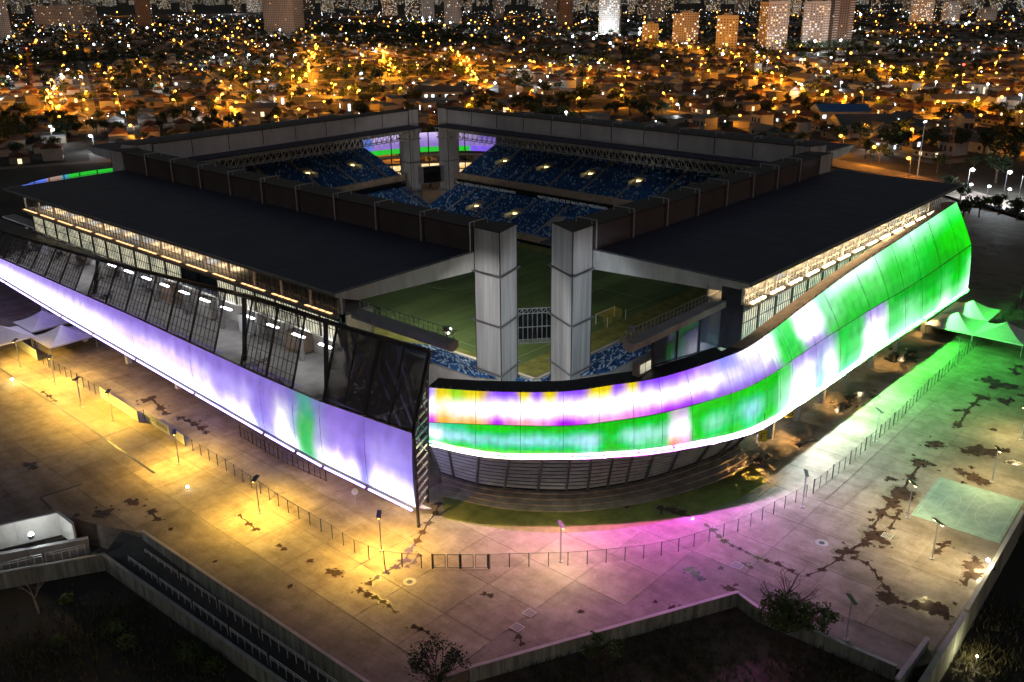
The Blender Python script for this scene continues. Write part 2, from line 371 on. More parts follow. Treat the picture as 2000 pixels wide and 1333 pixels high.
# wet patches left by the rain: irregular dark films of water
PUD = [
 [(1800,905,17),(1778,932,9),(1762,962,23),(1742,983,18),(1722,1003,16),(1705,1030,7),(1715,1050,20),(1690,1060,12),(1655,1078,13),(1640,1092,8),(1605,1113,6),(1578,1124,5)],
 [(1748,1012,8),(1757,998,6),(1740,1032,6)], [(1668,1090,6),(1692,1100,7),(1706,1114,6),(1716,1130,6),(1733,1150,8)],
 [(1736,1168,20),(1722,1164,10),(1765,1178,7),(1798,1184,15),(1832,1191,20),(1850,1203,11)],
 [(1830,1078,9),(1843,1066,8),(1850,1060,7)], [(1902,1104,15),(1896,1124,13),(1884,1140,9),(1905,1092,8)],
 [(1951,751,24),(1940,745,14)], [(1916,776,11),(1902,790,9),(1888,804,8),(1872,832,9)], [(1826,868,14),(1815,872,9)], [(1915,880,20),(1898,884,12),(1935,885,10)],
 [(1906,935,20),(1885,925,9),(1870,918,7),(1925,940,10)], [(1960,784,14),(1975,782,7)], [(1985,730,7),(1978,722,7),(1990,716,7)], [(1760,697,20),(1740,702,16),(1780,687,9)], [(1690,772,16),(1665,780,17),(1645,794,15),(1640,802,9)], [(1870,802,6)], [(1980,905,9)], [(1965,880,8)], [(1940,840,6)],
 [(284,783,9),(296,778,8),(314,798,10),(324,808,8)], [(351,817,8),(366,822,7),(380,829,9),(392,837,8),(402,845,7)], [(84,766,5),(96,774,5),(108,784,6)], [(57,908,9),(66,914,6)], [(262,982,12),(250,978,8)], [(296,1000,8),(308,1015,9)],
 [(200,1003,12),(212,999,8),(190,1007,7)], [(150,1006,7)], [(333,1034,6)], [(420,1097,5)], [(468,1007,5),(487,1024,6),(500,1034,6)], [(545,1066,5),(556,1073,5)], [(567,1146,7)], [(655,1120,11),(643,1116,8)],
 [(703,1153,8),(718,1162,7),(733,1168,7),(748,1176,7),(760,1184,6),(772,1196,4)], [(808,1225,7),(822,1229,7),(836,1236,6),(846,1245,4)],
 [(857,985,7),(850,1003,8),(836,1022,7),(826,1040,7),(815,1057,9),(800,1076,8),(790,1096,10),(772,1108,8),(755,1118,7),(738,1128,7),(720,1140,8)], [(818,1085,6),(808,1100,6),(795,1106,5)], [(605,1096,6)], [(1013,1244,8),(1020,1258,7)], [(799,1136,5)],
 [(1222,985,12),(1240,972,12),(1260,966,8)], [(1290,993,10),(1310,997,12),(1330,1003,10),(1347,1011,8)], [(1379,1026,6),(1392,1036,6),(1404,1048,6),(1414,1057,6),(1430,1066,5),(1445,1073,5),(1460,1080,6),(1480,1090,6),(1498,1096,6),(1520,1103,6),(1545,1115,6)],
 [(1346,1112,8),(1358,1122,11),(1368,1132,7)], [(1425,1150,9),(1437,1143,5)], [(1313,1188,9),(1331,1189,8)], [(1281,1176,5)], [(1134,1195,6)], [(946,1160,6),(957,1164,6)], [(1408,1110,6)], [(1452,1102,6),(1466,1108,7)], [(1605,1062,6)], [(1600,1190,5)], [(1585,1180,8),(1570,1185,7)], [(1600,1210,9),(1585,1205,8)], [(1000,1230,5)], [(1455,905,14),(1480,900,10),(1500,893,8)], [(1560,870,8),(1590,860,7)]]
def film(ch, grow, zz, mt, n, seed):
    b = MB(); rnd = random.Random(seed); pts = [(at(x, y), r) for (x, y, r) in ch]
    extra = []
    for c, r in pts:                       # small satellites around each patch
        for _ in range(2 if r > 8 else 1):
            a = rnd.uniform(0, 6.28); q = r * (c - CAM).length / FPX
            extra.append((c + (RH * math.cos(a) + FH * math.sin(a)) * q * rnd.uniform(1.2, 2.2), r * rnd.uniform(.12, .3)))
    for k, (c, r) in enumerate(pts + extra):
        dist = (c - CAM).length; rad = r * dist / FPX * grow; ph = rnd.uniform(0, 50); ring = []; st_ = rnd.uniform(.75, 1.3)
        for i in range(n):
            a = 2 * math.pi * i / n; u = Vector((math.cos(a) + ph, math.sin(a), k * 3.1))
            q = rad * max(.25, 1 + .75 * noise.noise(u * 1.2) + .42 * noise.noise(u * 3.1) + .22 * noise.noise(u * 7.3))
            ring.append((c.x + RH.x * q * math.cos(a) * st_ + FH.x * q * math.sin(a), c.y + RH.y * q * math.cos(a) * st_ + FH.y * q * math.sin(a), zz + 0.0006 * k))
        b.face(ring)
    for (p, r), (q, r2) in zip(pts, pts[1:]):
        L = (p - q).length
        if L < 9:
            w = min(r, r2) * (p - CAM).length / FPX * .5 * grow; d = (q - p).normalized(); s_ = Vector((d.y, -d.x, 0)); A, B = [], []
            for i in range(9):
                f = i / 8; m_ = p.lerp(q, f); ww = w * (1 - .55 * math.sin(math.pi * f)); o = Vector((0, 0, zz + .0003))
                wob = s_ * w * .8 * noise.noise(m_ * .9); A.append(m_ + wob + s_ * ww * (1 + .6 * noise.noise(m_ * 2.1)) + o); B.append(m_ + wob - s_ * ww * (1 + .6 * noise.noise(m_ * 2.3 + s_)) + o)
            b.face(A + B[::-1])
    return b
for k, ch in enumerate(PUD):
    zz = 0.007 if ch[0][0] not in (1222, 1290) else 0.03
    film(ch, 1.28, zz - .003, M["damp"], 40, k).obj("damp_patch", M["damp"], kind="structure", fix=False)
    film(ch, .92, zz + .012, M["water"], 48, k).obj("puddle", M["water"], kind="structure", fix=False)

# dark drain channel lines and manhole covers
dr = [[(-60, 680), (175, 837), (302, 925)], [(78, 972), (160, 946)], [(78, 972), (100, 995)]]
for k, pl in enumerate(dr):
    b = MB()
    for p, q in zip(pl, pl[1:]):
        a, c = at(*p), at(*q); a.z = c.z = 0.010; b.bar(a, c, 0.42, 0.02)
    o = b.obj("drain_channel", M["dsteel"]); tag(o, ["long dark drain channel across the yellow lit plaza", "short dark drain line above the bright flood-lit wall", "dark drain stub beside the flood-lit wall"][k], "drain")
for k, (x, y, lab) in enumerate([(1605, 1061, "round pale manhole on the pink plaza right of the bare tree"), (800, 1137, "round dark manhole left of the double gate"), (1034, 1198, "square drain cover below the double gate"), (1010, 1226, "square drain cover near the edge wall of the plaza"), (1733, 1047, "square drain cover within the long puddle"), (1440, 1105, "pale square hatch among the coloured puddles")]):
    c = at(x, y); b = MB()
    if k < 2:
        b.m = 0; b.prism([(c.x + 0.95 * math.cos(t * .35), c.y + 0.95 * math.sin(t * .35)) for t in range(18)], 0.0, 0.03)
        b.m = 1; b.prism([(c.x + 0.42 * math.cos(t * .35), c.y + 0.42 * math.sin(t * .35)) for t in range(18)], 0.03, 0.045)
    else:
        b.m = 0; b.box(c.x - .75, c.x + .75, c.y - .75, c.y + .75, 0, .03); b.m = 1
        for q in range(5): b.box(c.x - .6, c.x + .6, c.y - .55 + q * .25, c.y - .43 + q * .25, .03, .045)
    o = b.obj("manhole_cover", [M["conc"], M["dsteel"]]); tag(o, lab, "manhole")

# pitch
b = MB(); b.face([(-2, 3, .04), (88, 3, .04), (88, 132, .04), (-2, 132, .04)]); b.obj("pitch_surround", M["lawn"], kind="structure")
b = MB(); PX0, PX1, PY0, PY1 = 8.0, 76.0, 13.0, 118.0
pit = None
for k in range(18):
    b.m = k % 2; y0 = PY0 - 3 + k * 6.2; b.face([(PX0 - 3, y0, .05 + .0), (PX1 + 3, y0, .05), (PX1 + 3, y0 + 6.2, .05), (PX0 - 3, y0 + 6.2, .05)])
pit = b.obj("pitch", [M["pitch"], mat("pitch_turf_light", (0.12, 0.185, 0.055), .9, var=.3, scale=.12, bump=.3, bscale=7, streak=(.35, 1.2, 1))], kind="structure")
b = MB()
def pl(x0, y0, x1, y1): b.bar((x0, y0, .06), (x1, y1, .06), .12, .006)
for a in ((PX0, PY0, PX1, PY0), (PX0, PY1, PX1, PY1), (PX0, PY0, PX0, PY1), (PX1, PY0, PX1, PY1), (PX0, 65.5, PX1, 65.5), (22, PY0, 22, PY0 + 16.5), (62, PY0, 62, PY0 + 16.5), (22, PY0 + 16.5, 62, PY0 + 16.5), (22, PY1, 22, PY1 - 16.5), (62, PY1, 62, PY1 - 16.5), (22, PY1 - 16.5, 62, PY1 - 16.5)): pl(*a)
for k in range(36): pl(42 + 9.15 * math.cos(k * .1745), 65.5 + 9.15 * math.sin(k * .1745), 42 + 9.15 * math.cos(k * .1745 + .1745), 65.5 + 9.15 * math.sin(k * .1745 + .1745))
b.obj("pitch_marking", mat("pitch_paint", (0.34, 0.42, 0.26), .8), pit)
def goal(y, s, label):
    e = empty("goal", (41.8, y, .06), label=label, cat="goal", group="football goals")
    for x in (38.0, 45.6):
        b = MB(); b.tube((x, y, .06), (x, y, 2.55), .10, 8); b.obj("goalpost", M["white"], e)
        b = MB(); b.tube((x, y + s * 3.4, .06), (x, y + s * 3.4, 2.6), .06, 6); b.obj("net_post", M["white"], e)
    b = MB(); b.tube((37.9, y, 2.55), (45.7, y, 2.55), .10, 8); b.obj("crossbar", M["white"], e)
    b = MB()
    for k in range(20):
        x = 38 + k * .4; b.tube((x, y, 2.5), (x, y + s * 2.2, 2.3), .035, 3, cap=False); b.tube((x, y + s * 2.2, 2.3), (x, y + s * 2.6, .06), .03, 3, cap=False)
    for k in range(6): b.tube((38, y + s * .4 * k, 2.5 - .03 * k), (45.6, y + s * .4 * k, 2.5 - .03 * k), .035, 3, cap=False)
    b.obj("net", M["yellow"], e, kind="stuff")
goal(13.0, -1, "football goal with yellow net seen between the right pylon and the right-hand stand")

# ================================================================== stadium
ZR, ZT = 30.4, 35.2
class Frame:
    def __init__(s, org, sd, dd): s.o = Vector((*org, 0)); s.s = Vector((*sd, 0)); s.d = Vector((*dd, 0))
    def __call__(s, a, d, z): return s.o + s.s * a + s.d * d + Vector((0, 0, z))
    def box(s, b, a0, a1, d0, d1, z0, z1):
        b.hexa([s(a0, d0, z0), s(a1, d0, z0), s(a1, d1, z0), s(a0, d1, z0), s(a0, d0, z1), s(a1, d0, z1), s(a1, d1, z1), s(a0, d1, z1)])
    def extr(s, b, prof, a0, a1):
        n = len(prof); A = [s(a0, d, z) for d, z in prof]; B = [s(a1, d, z) for d, z in prof]
        for i in range(n):
            j = (i + 1) % n; b.face([A[i], A[j], B[j], B[i]])
        b.face(A); b.face(B)
FL = Frame((-13.2, 3.8), (0, 1), (-1, 0)); FR = Frame((2.2, -12.2), (1, 0), (0, -1))
FFL = Frame((0, 152), (1, 0), (0, 1)); FFR = Frame((117.7, 1), (0, 1), (1, 0))
M["led_text"] = emis("led_text", (0.75, 0.85, 1.0), 0.10, False)
M["lampw"] = emis("warm_lamp", (1.0, 0.74, 0.40), 60.0); M["lampc"] = emis("cool_lamp", (0.94, 0.97, 1.0), 24.0)
M["lampo"] = emis("ledge_lamp", (1.0, 0.50, 0.20), 2.6); M["lampl"] = emis("gallery_lamp", (1.0, 0.74, 0.40), 40.0); M["lampy"] = emis("vomitory_lamp", (1.0, 0.74, 0.22), 10.0)
def frosted(name, c1, c2, st):
    mt, n, l, b = nodes(name); b.inputs["Roughness"].default_value = .35
    g = n.new("ShaderNodeNewGeometry"); mp = n.new("ShaderNodeMapping"); mp.inputs["Scale"].default_value = (.5, .5, .9); l.new(g.outputs["Position"], mp.inputs[0])
    t = n.new("ShaderNodeTexNoise"); t.inputs["Scale"].default_value = .8; t.inputs["Detail"].default_value = 3; l.new(mp.outputs[0], t.inputs["Vector"])
    r = n.new("ShaderNodeValToRGB"); r.color_ramp.elements[0].position = .32; r.color_ramp.elements[1].position = .66; r.color_ramp.elements[0].color = (*c1, 1); r.color_ramp.elements[1].color = (*c2, 1)
    l.new(t.outputs["Fac"], r.inputs[0]); l.new(r.outputs[0], b.inputs["Emission Color"]); b.inputs["Emission Strength"].default_value = st; b.inputs["Base Color"].default_value = (.4, .4, .38, 1)
    return mt
M["frost"] = frosted("lit_frosted_window", (.24, .26, .20), (.74, .68, .46), 1.1)
M["frostd"] = mat("unlit_frosted_window", (.14, .17, .20), .3)
M["cream"] = mat("cream_wall", (.66, .62, .54), .8, var=.15, scale=.5)
M["glassl"] = frosted("yellow_concourse_light", (.8, .45, .12), (1.3, .95, .5), 1.1)

def text(body, size, origin, xdir, ydir, mt, parent, name="lettering", depth=.0):
    cu = bpy.data.curves.new(name, 'FONT'); cu.body = body; cu.size = size; cu.extrude = depth; cu.align_x = 'LEFT'
    tmp = bpy.data.objects.new(name, cu); COL.objects.link(tmp)
    dg = bpy.context.evaluated_depsgraph_get(); me_ = bpy.data.meshes.new_from_object(tmp.evaluated_get(dg))
    bpy.data.objects.remove(tmp); x = Vector(xdir).normalized(); y = Vector(ydir).normalized()
    for v in me_.vertices: v.co = Vector(origin) + x * v.co.x + y * v.co.y
    me_.materials.clear(); me_.materials.append(mt)
    return link(name, me_, parent)

def seats(F, e, a0, a1, d0, z0, d1, z1, rows, name="seat_block", pale=.24, gaps=()):
    b = MB(); t = MB()
    for r in range(rows):
        f = r / (rows - 1); d = d0 + (d1 - d0) * f; z = z0 + (z1 - z0) * f; dd = (d1 - d0) / (rows - 1)
        F.box(t, a0, a1, d, d + dd + .02, 0.1 if z0 < 4 else z0 - 1.6 + (z1 - z0) * f * .8, z)
        a = a0 + .4
        while a < a1 - .5:
            if not any(g0 < a < g1 and f0 <= f <= f1 for g0, g1, f0, f1 in gaps) and (int((a - a0) / 14.5) == int((a - a0 + 1.2) / 14.5)):
                b.m = random.choices((0, 1, 2), (1 - pale - .3, pale, .3))[0]
                F.box(b, a, a + .46, d + .2, d + .62, z + .36, z + .44)
                F.box(b, a, a + .46, d + .60, d + .68, z + .42, z + .86)
            a += .62
    t.obj("terrace", M["conc"], e, kind=None)
    return b.obj(name, [M["seatb"], M["seatw"], M["seatd"]], e, kind="stuff", fix=False)

def vomitory(F, e, a, d, z, lit):
    b = MB(); w = 1.7
    F.box(b, a - w - .3, a - w, d, d + 4.2, z - .6, z + 1.9); F.box(b, a + w, a + w + .3, d, d + 4.2, z - .6, z + 1.9); F.box(b, a - w - .3, a + w + .3, d + 3.9, d + 4.2, z - .6, z + 2.6)
    F.box(b, a - w, a + w, d, d + 3.9, z - .75, z - .6)
    v = b.obj("vomitory", M["conc"], e)
    b = MB(); F.box(b, a - .9, a + .9, d + 3.7, d + 3.88, z + .5, z + 1.6); b.obj("doorway_light", lit, v)

def roof_and_parapet(F, e, L, Lr, depth, npan, pmat, end0=0.0, bracket=True, truss=True, out=True):
    b = MB(); F.extr(b, [(0, ZR), (depth, ZR - .25), (depth, ZR - .75), (depth - 4.5, ZR - 2.3), (0, ZR - 3.6)], end0 + .12, Lr - .12); rf = b.obj("roof", M["roof"], e)
    # standing seams along the roof skin and fascia boards on its three free edges
    b = MB()
    for k in range(1, int(Lr / 6.6)): F.extr(b, [(.5, ZR - .1), (.5, ZR + .015), (depth - .4, ZR - .232), (depth - .4, ZR - .34)], k * 6.6, k * 6.6 + .06)
    b.obj("roof_seam", M["roof"], rf, kind="stuff")
    for nm, a in (("fascia", end0), ("fascia", Lr - .12)):
        b = MB(); F.extr(b, [(.02, ZR + .05), (depth, ZR - .2), (depth, ZR - .8), (depth - 4.5, ZR - 2.35), (.02, ZR - 3.65)], a, a + .12); b.obj("fascia", M["fascia"], rf)
        b = MB(); aa = a + .06
        b.tube(F(aa, .2, ZR + .28), F(aa, depth, ZR + .05), .07, 6); 
        for k in range(0, int(depth / 2.6)): b.tube(F(aa, .3 + k * 2.6, ZR + .28 - .007 * k), F(aa, .3 + k * 2.6, ZR - .1), .05, 5)
        b.obj("edge_pipe", M["steel"], rf)
    b = MB(); F.box(b, end0, Lr, depth, depth + .35, ZR - .62, ZR - .12); b.obj("gutter", M["steel"], rf)
    pan = MB(); w = L / npan
    for k in range(npan):
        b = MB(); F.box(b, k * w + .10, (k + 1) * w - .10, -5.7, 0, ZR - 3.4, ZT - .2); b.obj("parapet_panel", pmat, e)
        b = MB(); F.box(b, k * w - .10, k * w + .10, -5.8, .1, ZR - .0, ZT - .25); b.obj("parapet_rib", M["dsteel"], e)
        if bracket:
            b = MB(); a = k * w + w * .5 if False else k * w + .5
            b.tube(F(a, .45, ZR), F(a, .45, ZT + .9), .14, 8); b.tube(F(a, .45, ZT + .9), F(a, -4.4, ZT + .9), .11, 8); b.tube(F(a, -.7, ZT + .9), F(a, -.7, ZT - .1), .10, 8); b.tube(F(a, -4.4, ZT + .9), F(a, -4.4, ZT), .09, 6)
            b.obj("bracket", M["gpost"], e)
    b = MB(); F.box(b, -.2, L + .2, -5.95, .25, ZT - .2, ZT); b.obj("parapet_cover", M["cover"], e)
    b = MB(); F.box(b, 0, L, -13.0, -5.8, ZR - .9, ZR - .5); b.obj("inner_canopy", M["roof"], e)
    if truss:
        b = MB(); n = int(L / 2.4)
        for k in range(n):
            a0, a1 = k * L / n, (k + 1) * L / n; am = (a0 + a1) / 2
            for d in (-12.6, -9.6):
                b.bar(F(a0, d, ZR - 1.3), F(a1, d, ZR - 1.3), .26); b.bar(F(a0, d + 1.2, ZR - 4.6), F(a1, d + 1.2, ZR - 4.6), .26)
                b.bar(F(a0, d, ZR - 1.3), F(am, d + 1.2, ZR - 4.6), .2); b.bar(F(am, d + 1.2, ZR - 4.6), F(a1, d, ZR - 1.3), .2)
            b.bar(F(a0, -12.6, ZR - 1.3), F(a0, -9.6, ZR - 1.3), .16); b.bar(F(a0, -11.4, ZR - 4.6), F(a0, -11.4, ZR - 5.6), .12)
        b.obj("roof_truss", M["trussm"], e, kind="stuff")
    return rf
M["trussm"] = mat("truss_paint", (.5, .47, .41), .6, var=.2)

# ---- left-hand stand (seen from its street side)
eL = empty("stadium_stand", FL(67, 16, 0), label="near left stadium stand with wide dark roof and long bright window strip", cat="stand")
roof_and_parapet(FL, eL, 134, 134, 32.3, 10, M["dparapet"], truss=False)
# ---- right-hand stand
eR = empty("stadium_stand", FR(52, 16, 0), label="near right stadium stand with dark roof above the green end of the light facade", cat="stand")
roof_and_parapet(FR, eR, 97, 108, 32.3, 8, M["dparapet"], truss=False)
# ---- far stands
eFL = empty("stadium_stand", FFL(50, 10, 0), label="far left stadium stand with grey parapet and dark blue seats under a truss", cat="stand")
roof_and_parapet(FFL, eFL, 100, 100, 38, 8, M["parapet"], bracket=False)
eFR = empty("stadium_stand", FFR(68, 10, 0), label="far right stadium stand with long pale parapet and two tiers of blue seats", cat="stand")
roof_and_parapet(FFR, eFR, 137, 137, 36, 11, M["parapet"], bracket=True)

def far_bowl(F, e, L, led):
    seats(F, e, 3, L - 8, -29.7, 1.6, -9.9, 8.4, 24, pale=.16, gaps=[(c - 2.4, c + 2.4, .30, .62) for c in (L - 28, L - 46, L - 64)])
    seats(F, e, 3, L - 4, -5.2, 11.6, 17, 20.6, 26, pale=.11, gaps=[(c - 2.2, c + 2.2, .35, .62) for c in (L - 18, L - 38, L - 58, L - 78, L - 98)])
    b = MB(); F.box(b, 3, L - 3, -6.0, -5.2, 9.9, 12.3); b.obj("balcony_front", M["tan"], e)
    b = MB(); F.box(b, 3, L - 8, -30.4, -29.7, 0, 2.3); b.obj("front_wall", M["tan"], e)
    b = MB(); F.box(b, 3, L - 8, -9.4, -8.2, 8.2, 10.6); F.box(b, 3, L - 5, -8.2, 22, 8.4, 9.4); b.obj("led_board", M["screen"], e)
    b = MB(); F.box(b, 3, L - 3, 17.3, 17.8, 8, 26.5); b.obj("rear_wall", M["dsteel"], e)
    for c in (L - 18, L - 38, L - 58, L - 78): vomitory(F, e, c, -5.2 + 22 * .35, 11.6 + 9 * .35, M["lampy"])
    for c in (L - 28, L - 46): vomitory(F, e, c, -29.7 + 19.8 * .30, 1.6 + 6.8 * .30, M["lampy"])
far_bowl(FFR, eFR, 137, True)
far_bowl(FFL, eFL, 100, False)
for k in range(3):
    text("MATO GROSSO 62% DE NATUREZA PRESERVADA", 1.35, FFR(130 - k * 40, -9.43, 8.9), (0, -1, 0), (0, 0, 1), M["led_text"], eFR)
b = MB(); FFR.box(b, 20, 120, -33.0, -32.8, .1, 1.0); pb = b.obj("perimeter_board", M["screen"], eFR)
text("MATO GROSSO   MATO GROSSO   ", .8, FFR(94, -33.03, .2), (0, -1, 0), (0, 0, 1), emis("board_text", (1, 1, 1), .5, False), eFR)

# ---- lower seats of the two near stands, where the open corner shows them
seats(FL, eL, -6, 26, -12, 1.3, 6, 8.6, 20, pale=.3)
seats(FR, eR, -4, 26, -11, 1.3, 6, 8.2, 20, pale=.3)
b = MB(); FL.box(b, -6, 26, -12.7, -12, 0, 2.1); b.obj("front_wall", M["cream"], eL)
b = MB(); FR.box(b, -4, 26, -11.7, -11, 0, 2.1); b.obj("front_wall", M["conc"], eR)

# ---- street-side galleries of the two near stands
def gallery(F, e, L, ext, openlen, lit_runs, zwin, lampstep, right, bd):
    b = MB(); F.box(b, 0, L - 10, 25, 32.6, 26.0, 26.5); b.obj("gallery_floor", M["conc"], e)
    b = MB(); F.box(b, 0, L - 10, 32.3, 32.6, 26.5, 26.62); b.obj("kerb", M["tan"], e)
    # slim cantilevered balcony beam beyond the roof end
    b = MB(); F.extr(b, [(bd, 26.5), (bd + 2.2, 26.5), (bd + 2.2, 25.4), (bd + 1.2, 24.9), (bd, 25.4)], -ext, -.02); b.obj("balcony_beam", M["conc"], e)
    nb = int((L - 10) / 7.8); w = (L - 10) / nb
    for k in range(nb + 1):
        b = MB(); F.box(b, k * w - .16, k * w + .16, 31.2, 31.55, 26.5, ZR - 1.1); b.obj("column", M["white"], e)
    b = MB()
    for k in range(int((L - 10) / 1.3)): F.box(b, k * 1.3 + .5, k * 1.3 + .57, 31.3, 31.4, 26.5, ZR - 1.1)
    F.box(b, 0, L - 10, 31.3, 31.4, 27.55, 27.62)
    b.obj("mullions", M["white"] if right else M["dsteel"], e, kind="stuff")
    for k in range(nb):
        b = MB(); b.face([F(k * w + .2, 31.5, 26.6), F((k + 1) * w - .2, 31.5, 26.6), F((k + 1) * w - .2, 31.5, ZR - 1.2), F(k * w + .2, 31.5, ZR - 1.2)]); b.obj("pane", M["glass"], e)
    b = MB(); F.box(b, openlen, L - 6, 24.6, 24.9, 26.5, ZR - 1.6); b.obj("inner_wall", M["cream"], e)
    n = int((L - 10 - openlen) / 4.2)
    for k in range(n):
        a = openlen + 2 + k * 4.2; b = MB(); F.box(b, a, a + 1.5, 27.6, 27.95, ZR - 2.75, ZR - 2.62); b.obj("ceiling_lamp", M["lampw"] if random.random() < .7 else M["lampc"], e)
    n = int((L - 12) / lampstep)
    for k in range(n):
        if right and k % 4 == 3: continue
        if not right and (k * 7) % 5 == 3: continue
        a = 1.2 + k * lampstep; b = MB(); F.box(b, a, a + (1.0 if right else 1.45), 32.32, 32.72, 26.63, 26.84 if right else 26.72); b.obj("ledge_lamp", M["lampl"] if right else M["lampo"], e)
    # frosted windows below the ledge
    a = 0.0; wp = 6.4
    while a + wp < L - 10:
        lit = any(r0 <= a + wp / 2 <= r1 for r0, r1 in lit_runs)
        b = MB(); F.box(b, a + .2, a + wp - .2, 30.9, 31.1, zwin, 25.0); win = b.obj("window", M["frost"] if lit else M["frostd"], e)
        b = MB()
        for q in range(1, 8): F.box(b, a + q * wp / 8 - .04, a + q * wp / 8 + .04, 31.1, 31.2, zwin, 25.0)
        F.box(b, a + .2, a + wp - .2, 31.1, 31.2, (zwin + 25.0) / 2 - .05, (zwin + 25.0) / 2 + .05); F.box(b, a + wp - .2, a + wp + .2, 30.8, 31.35, zwin, 25.0)
        b.obj("mullion", M["dsteel"], win)
        a += wp
    b = MB(); F.box(b, 0, L - 10, 30.8, 31.5, 25.02, 25.98); b.obj("spandrel", M["conc"], e)
    b = MB(); F.box(b, 0, L - 10, 25, 30.85, zwin - .5, zwin - .05); F.box(b, 0, L - 10, 24.9, 25.2, 0, 26); b.obj("rear_wall", M["cream"], e)
gallery(FL, eL, 134, 23, 34, [(0, 40), (52, 200)], 21.2, 1.9, False, 27.4)
gallery(FR, eR, 106, 27, 0, [(0, 60)], 20.4, 1.75, True, 26.2)
# railing on the balcony ends
for F, e, ext, bd in ((FL, eL, 23, 27.5), (FR, eR, 27, 26.3)):
    b = MB()
    for k in range(int(ext / 1.1) + 1): b.tube(F(-k * 1.1, bd, 26.4), F(-k * 1.1, bd, 28.0), .045, 5)
    b.tube(F(-ext, bd, 28.0), F(0, bd, 28.0), .05, 5); b.tube(F(-ext, bd, 27.2), F(0, bd, 27.2), .03, 5); b.tube(F(-ext, bd, 28.0), F(-ext, bd + 2, 27.9), .05, 5)
    b.obj("railing", M["gpost"], e)
# dark glazed end of the right-hand gallery
for k in range(3):
    a0, a1 = -k * 7.0, -(k + 1) * 7.0 + .25
    z0 = 18.0 + k * 1.0
    b = MB(); b.face([FR(a0, 27.6, z0), FR(a1, 27.6, z0 + .95), FR(a1, 27.6, 25.0), FR(a0, 27.6, 25.0)]); b.obj("glass_panel", M["dglass"], eR)
    b = MB(); FR.box(b, a1 - .25, a1, 27.5, 27.85, z0 + .8, 25.0); b.bar(FR(a1, 27.7, z0 + .9), FR(a0, 27.7, z0 - .05), .22); b.obj("glass_frame", M["dsteel"], eR)
b = MB(); FR.box(b, -14, 2, 22, 27.2, 17.2, 17.6); b.obj("lower_floor", M["conc"], eR)
b = MB(); FR.box(b, -23, -16.5, 25.4, 26.6, 19.4, 21.6); kk = b.obj("kiosk", M["conc"], eR)
for q in range(4):
    b = MB(); FR.box(b, -22.6 + q * 1.55, -21.3 + q * 1.55, 26.6, 26.66, 19.8, 21.3); b.obj("kiosk_window", M["frost"] if q < 2 else M["frostd"], kk)
b = MB(); FR.box(b, -.02, .4, 27.4, 31.6, 18.0, 29.0); b.obj("end_pier", M["dsteel"], eR)
b = MB(); FL.box(b, .0, .35, 30.6, 31.9, 20.6, 29.2); b.obj("end_pier", M["steel"], eL)
# concourse behind the mesh of the left stand: floors, columns and ceiling lights
b = MB(); FL.box(b, -13, 150, 25.2, 36.5, 13.2, 13.7); FL.box(b, -13, 150, 25.2, 28.4, 19.7, 20.1); FL.box(b, -13, 150, 25.2, 33, 7.2, 7.6); b.obj("concourse_floor", M["conc"], eL)
for k in range(11):
    b = MB(); a = 2 + k * 13; FL.box(b, a, a + .8, 29, 29.8, 0, 20); b.obj("concourse_column", M["conc"], eL)
for k in range(17):
    b = MB(); a = 3 + k * 7.6; FL.box(b, a, a + 3.2, 31.6, 32.1, 19.9, 20.05); b.obj("concourse_lamp", M["lampc"], eL)
    if k % 2 == 0:
        b = MB(); FL.box(b, a + 1, a + 2.5, 28, 28.4, 12.9, 13.05); b.obj("concourse_lamp", M["lampc"], eL)
        b = MB(); FL.box(b, a - 1, a + 4, 25.4, 28.2, 13.75, 17.4); b.obj("kiosk", M[("cream", "white", "tan")[k % 3]], eL)
b = MB()
for k in range(4):
    b.bar(FL(-2 - k * 3.6, 27, 8), FL(-5.6 - k * 3.6, 34, 26), .45); b.bar(FL(-2 - k * 3.6, 34, 25), FL(-5.6 - k * 3.6, 30, 7), .4); b.bar(FL(-2 - k * 3.6, 28, 20), FL(-5.6 - k * 3.6, 36, 15), .35)
b.obj("corner_bracing", M["steel"], eL)

# ---- pylons in pairs at the stand ends
def pylon(poly, label, ztop=ZT, rings=(7.5, 17.3, 27.0), dark=False):
    c = Vector((sum(p[0] for p in poly) / len(poly), sum(p[1] for p in poly) / len(poly), 0))
    e = empty("pylon", c, label=label, cat="pylon", group="roof pylons")
    zs = [0.0] + list(rings) + [ztop]
    for z0, z1 in zip(zs, zs[1:]):
        b = MB(); b.prism(poly, z0 + (.06 if z0 else 0), z1 - (.06 if z1 < ztop else 0)); b.obj("cladding", M["pylon"], e)
    for z in rings:
        b = MB(); big = [(c.x + (p[0] - c.x) * 1.16, c.y + (p[1] - c.y) * 1.16) for p in poly]
        for p, q in zip(big, big[1:] + big[:1]): b.tube((*p, z), (*q, z), .17, 7)
        sm = [(c.x + (p[0] - c.x) * .96, c.y + (p[1] - c.y) * .96) for p in poly]; b.prism(sm, z - .07, z + .07)
        b.obj("ring_pipe", M["steel"], e)
    b = MB(); b.prism([(c.x + (p[0] - c.x) * 1.015, c.y + (p[1] - c.y) * 1.015) for p in poly], ztop, ztop + .12); b.obj("cap", M["cover"], e)
    b = MB()
    for p, q in zip(poly, poly[1:] + poly[:1]): b.bar((*p, 0), (*p, ztop), .14)
    b.obj("corner_trim", M["dsteel"], e)
    return e
pylon([(-13.3, 3.6), (-13.5, -3.0), (-6.5, -0.9), (-7.5, 3.6)], "near left pylon, pale and streaked, brightly lit at its foot")
pylon([(2.0, -12.3), (-4.6, -12.8), (-1.4, -5.2), (2.0, -6.5)], "near right pylon, grey, beside the white end of the right roof")
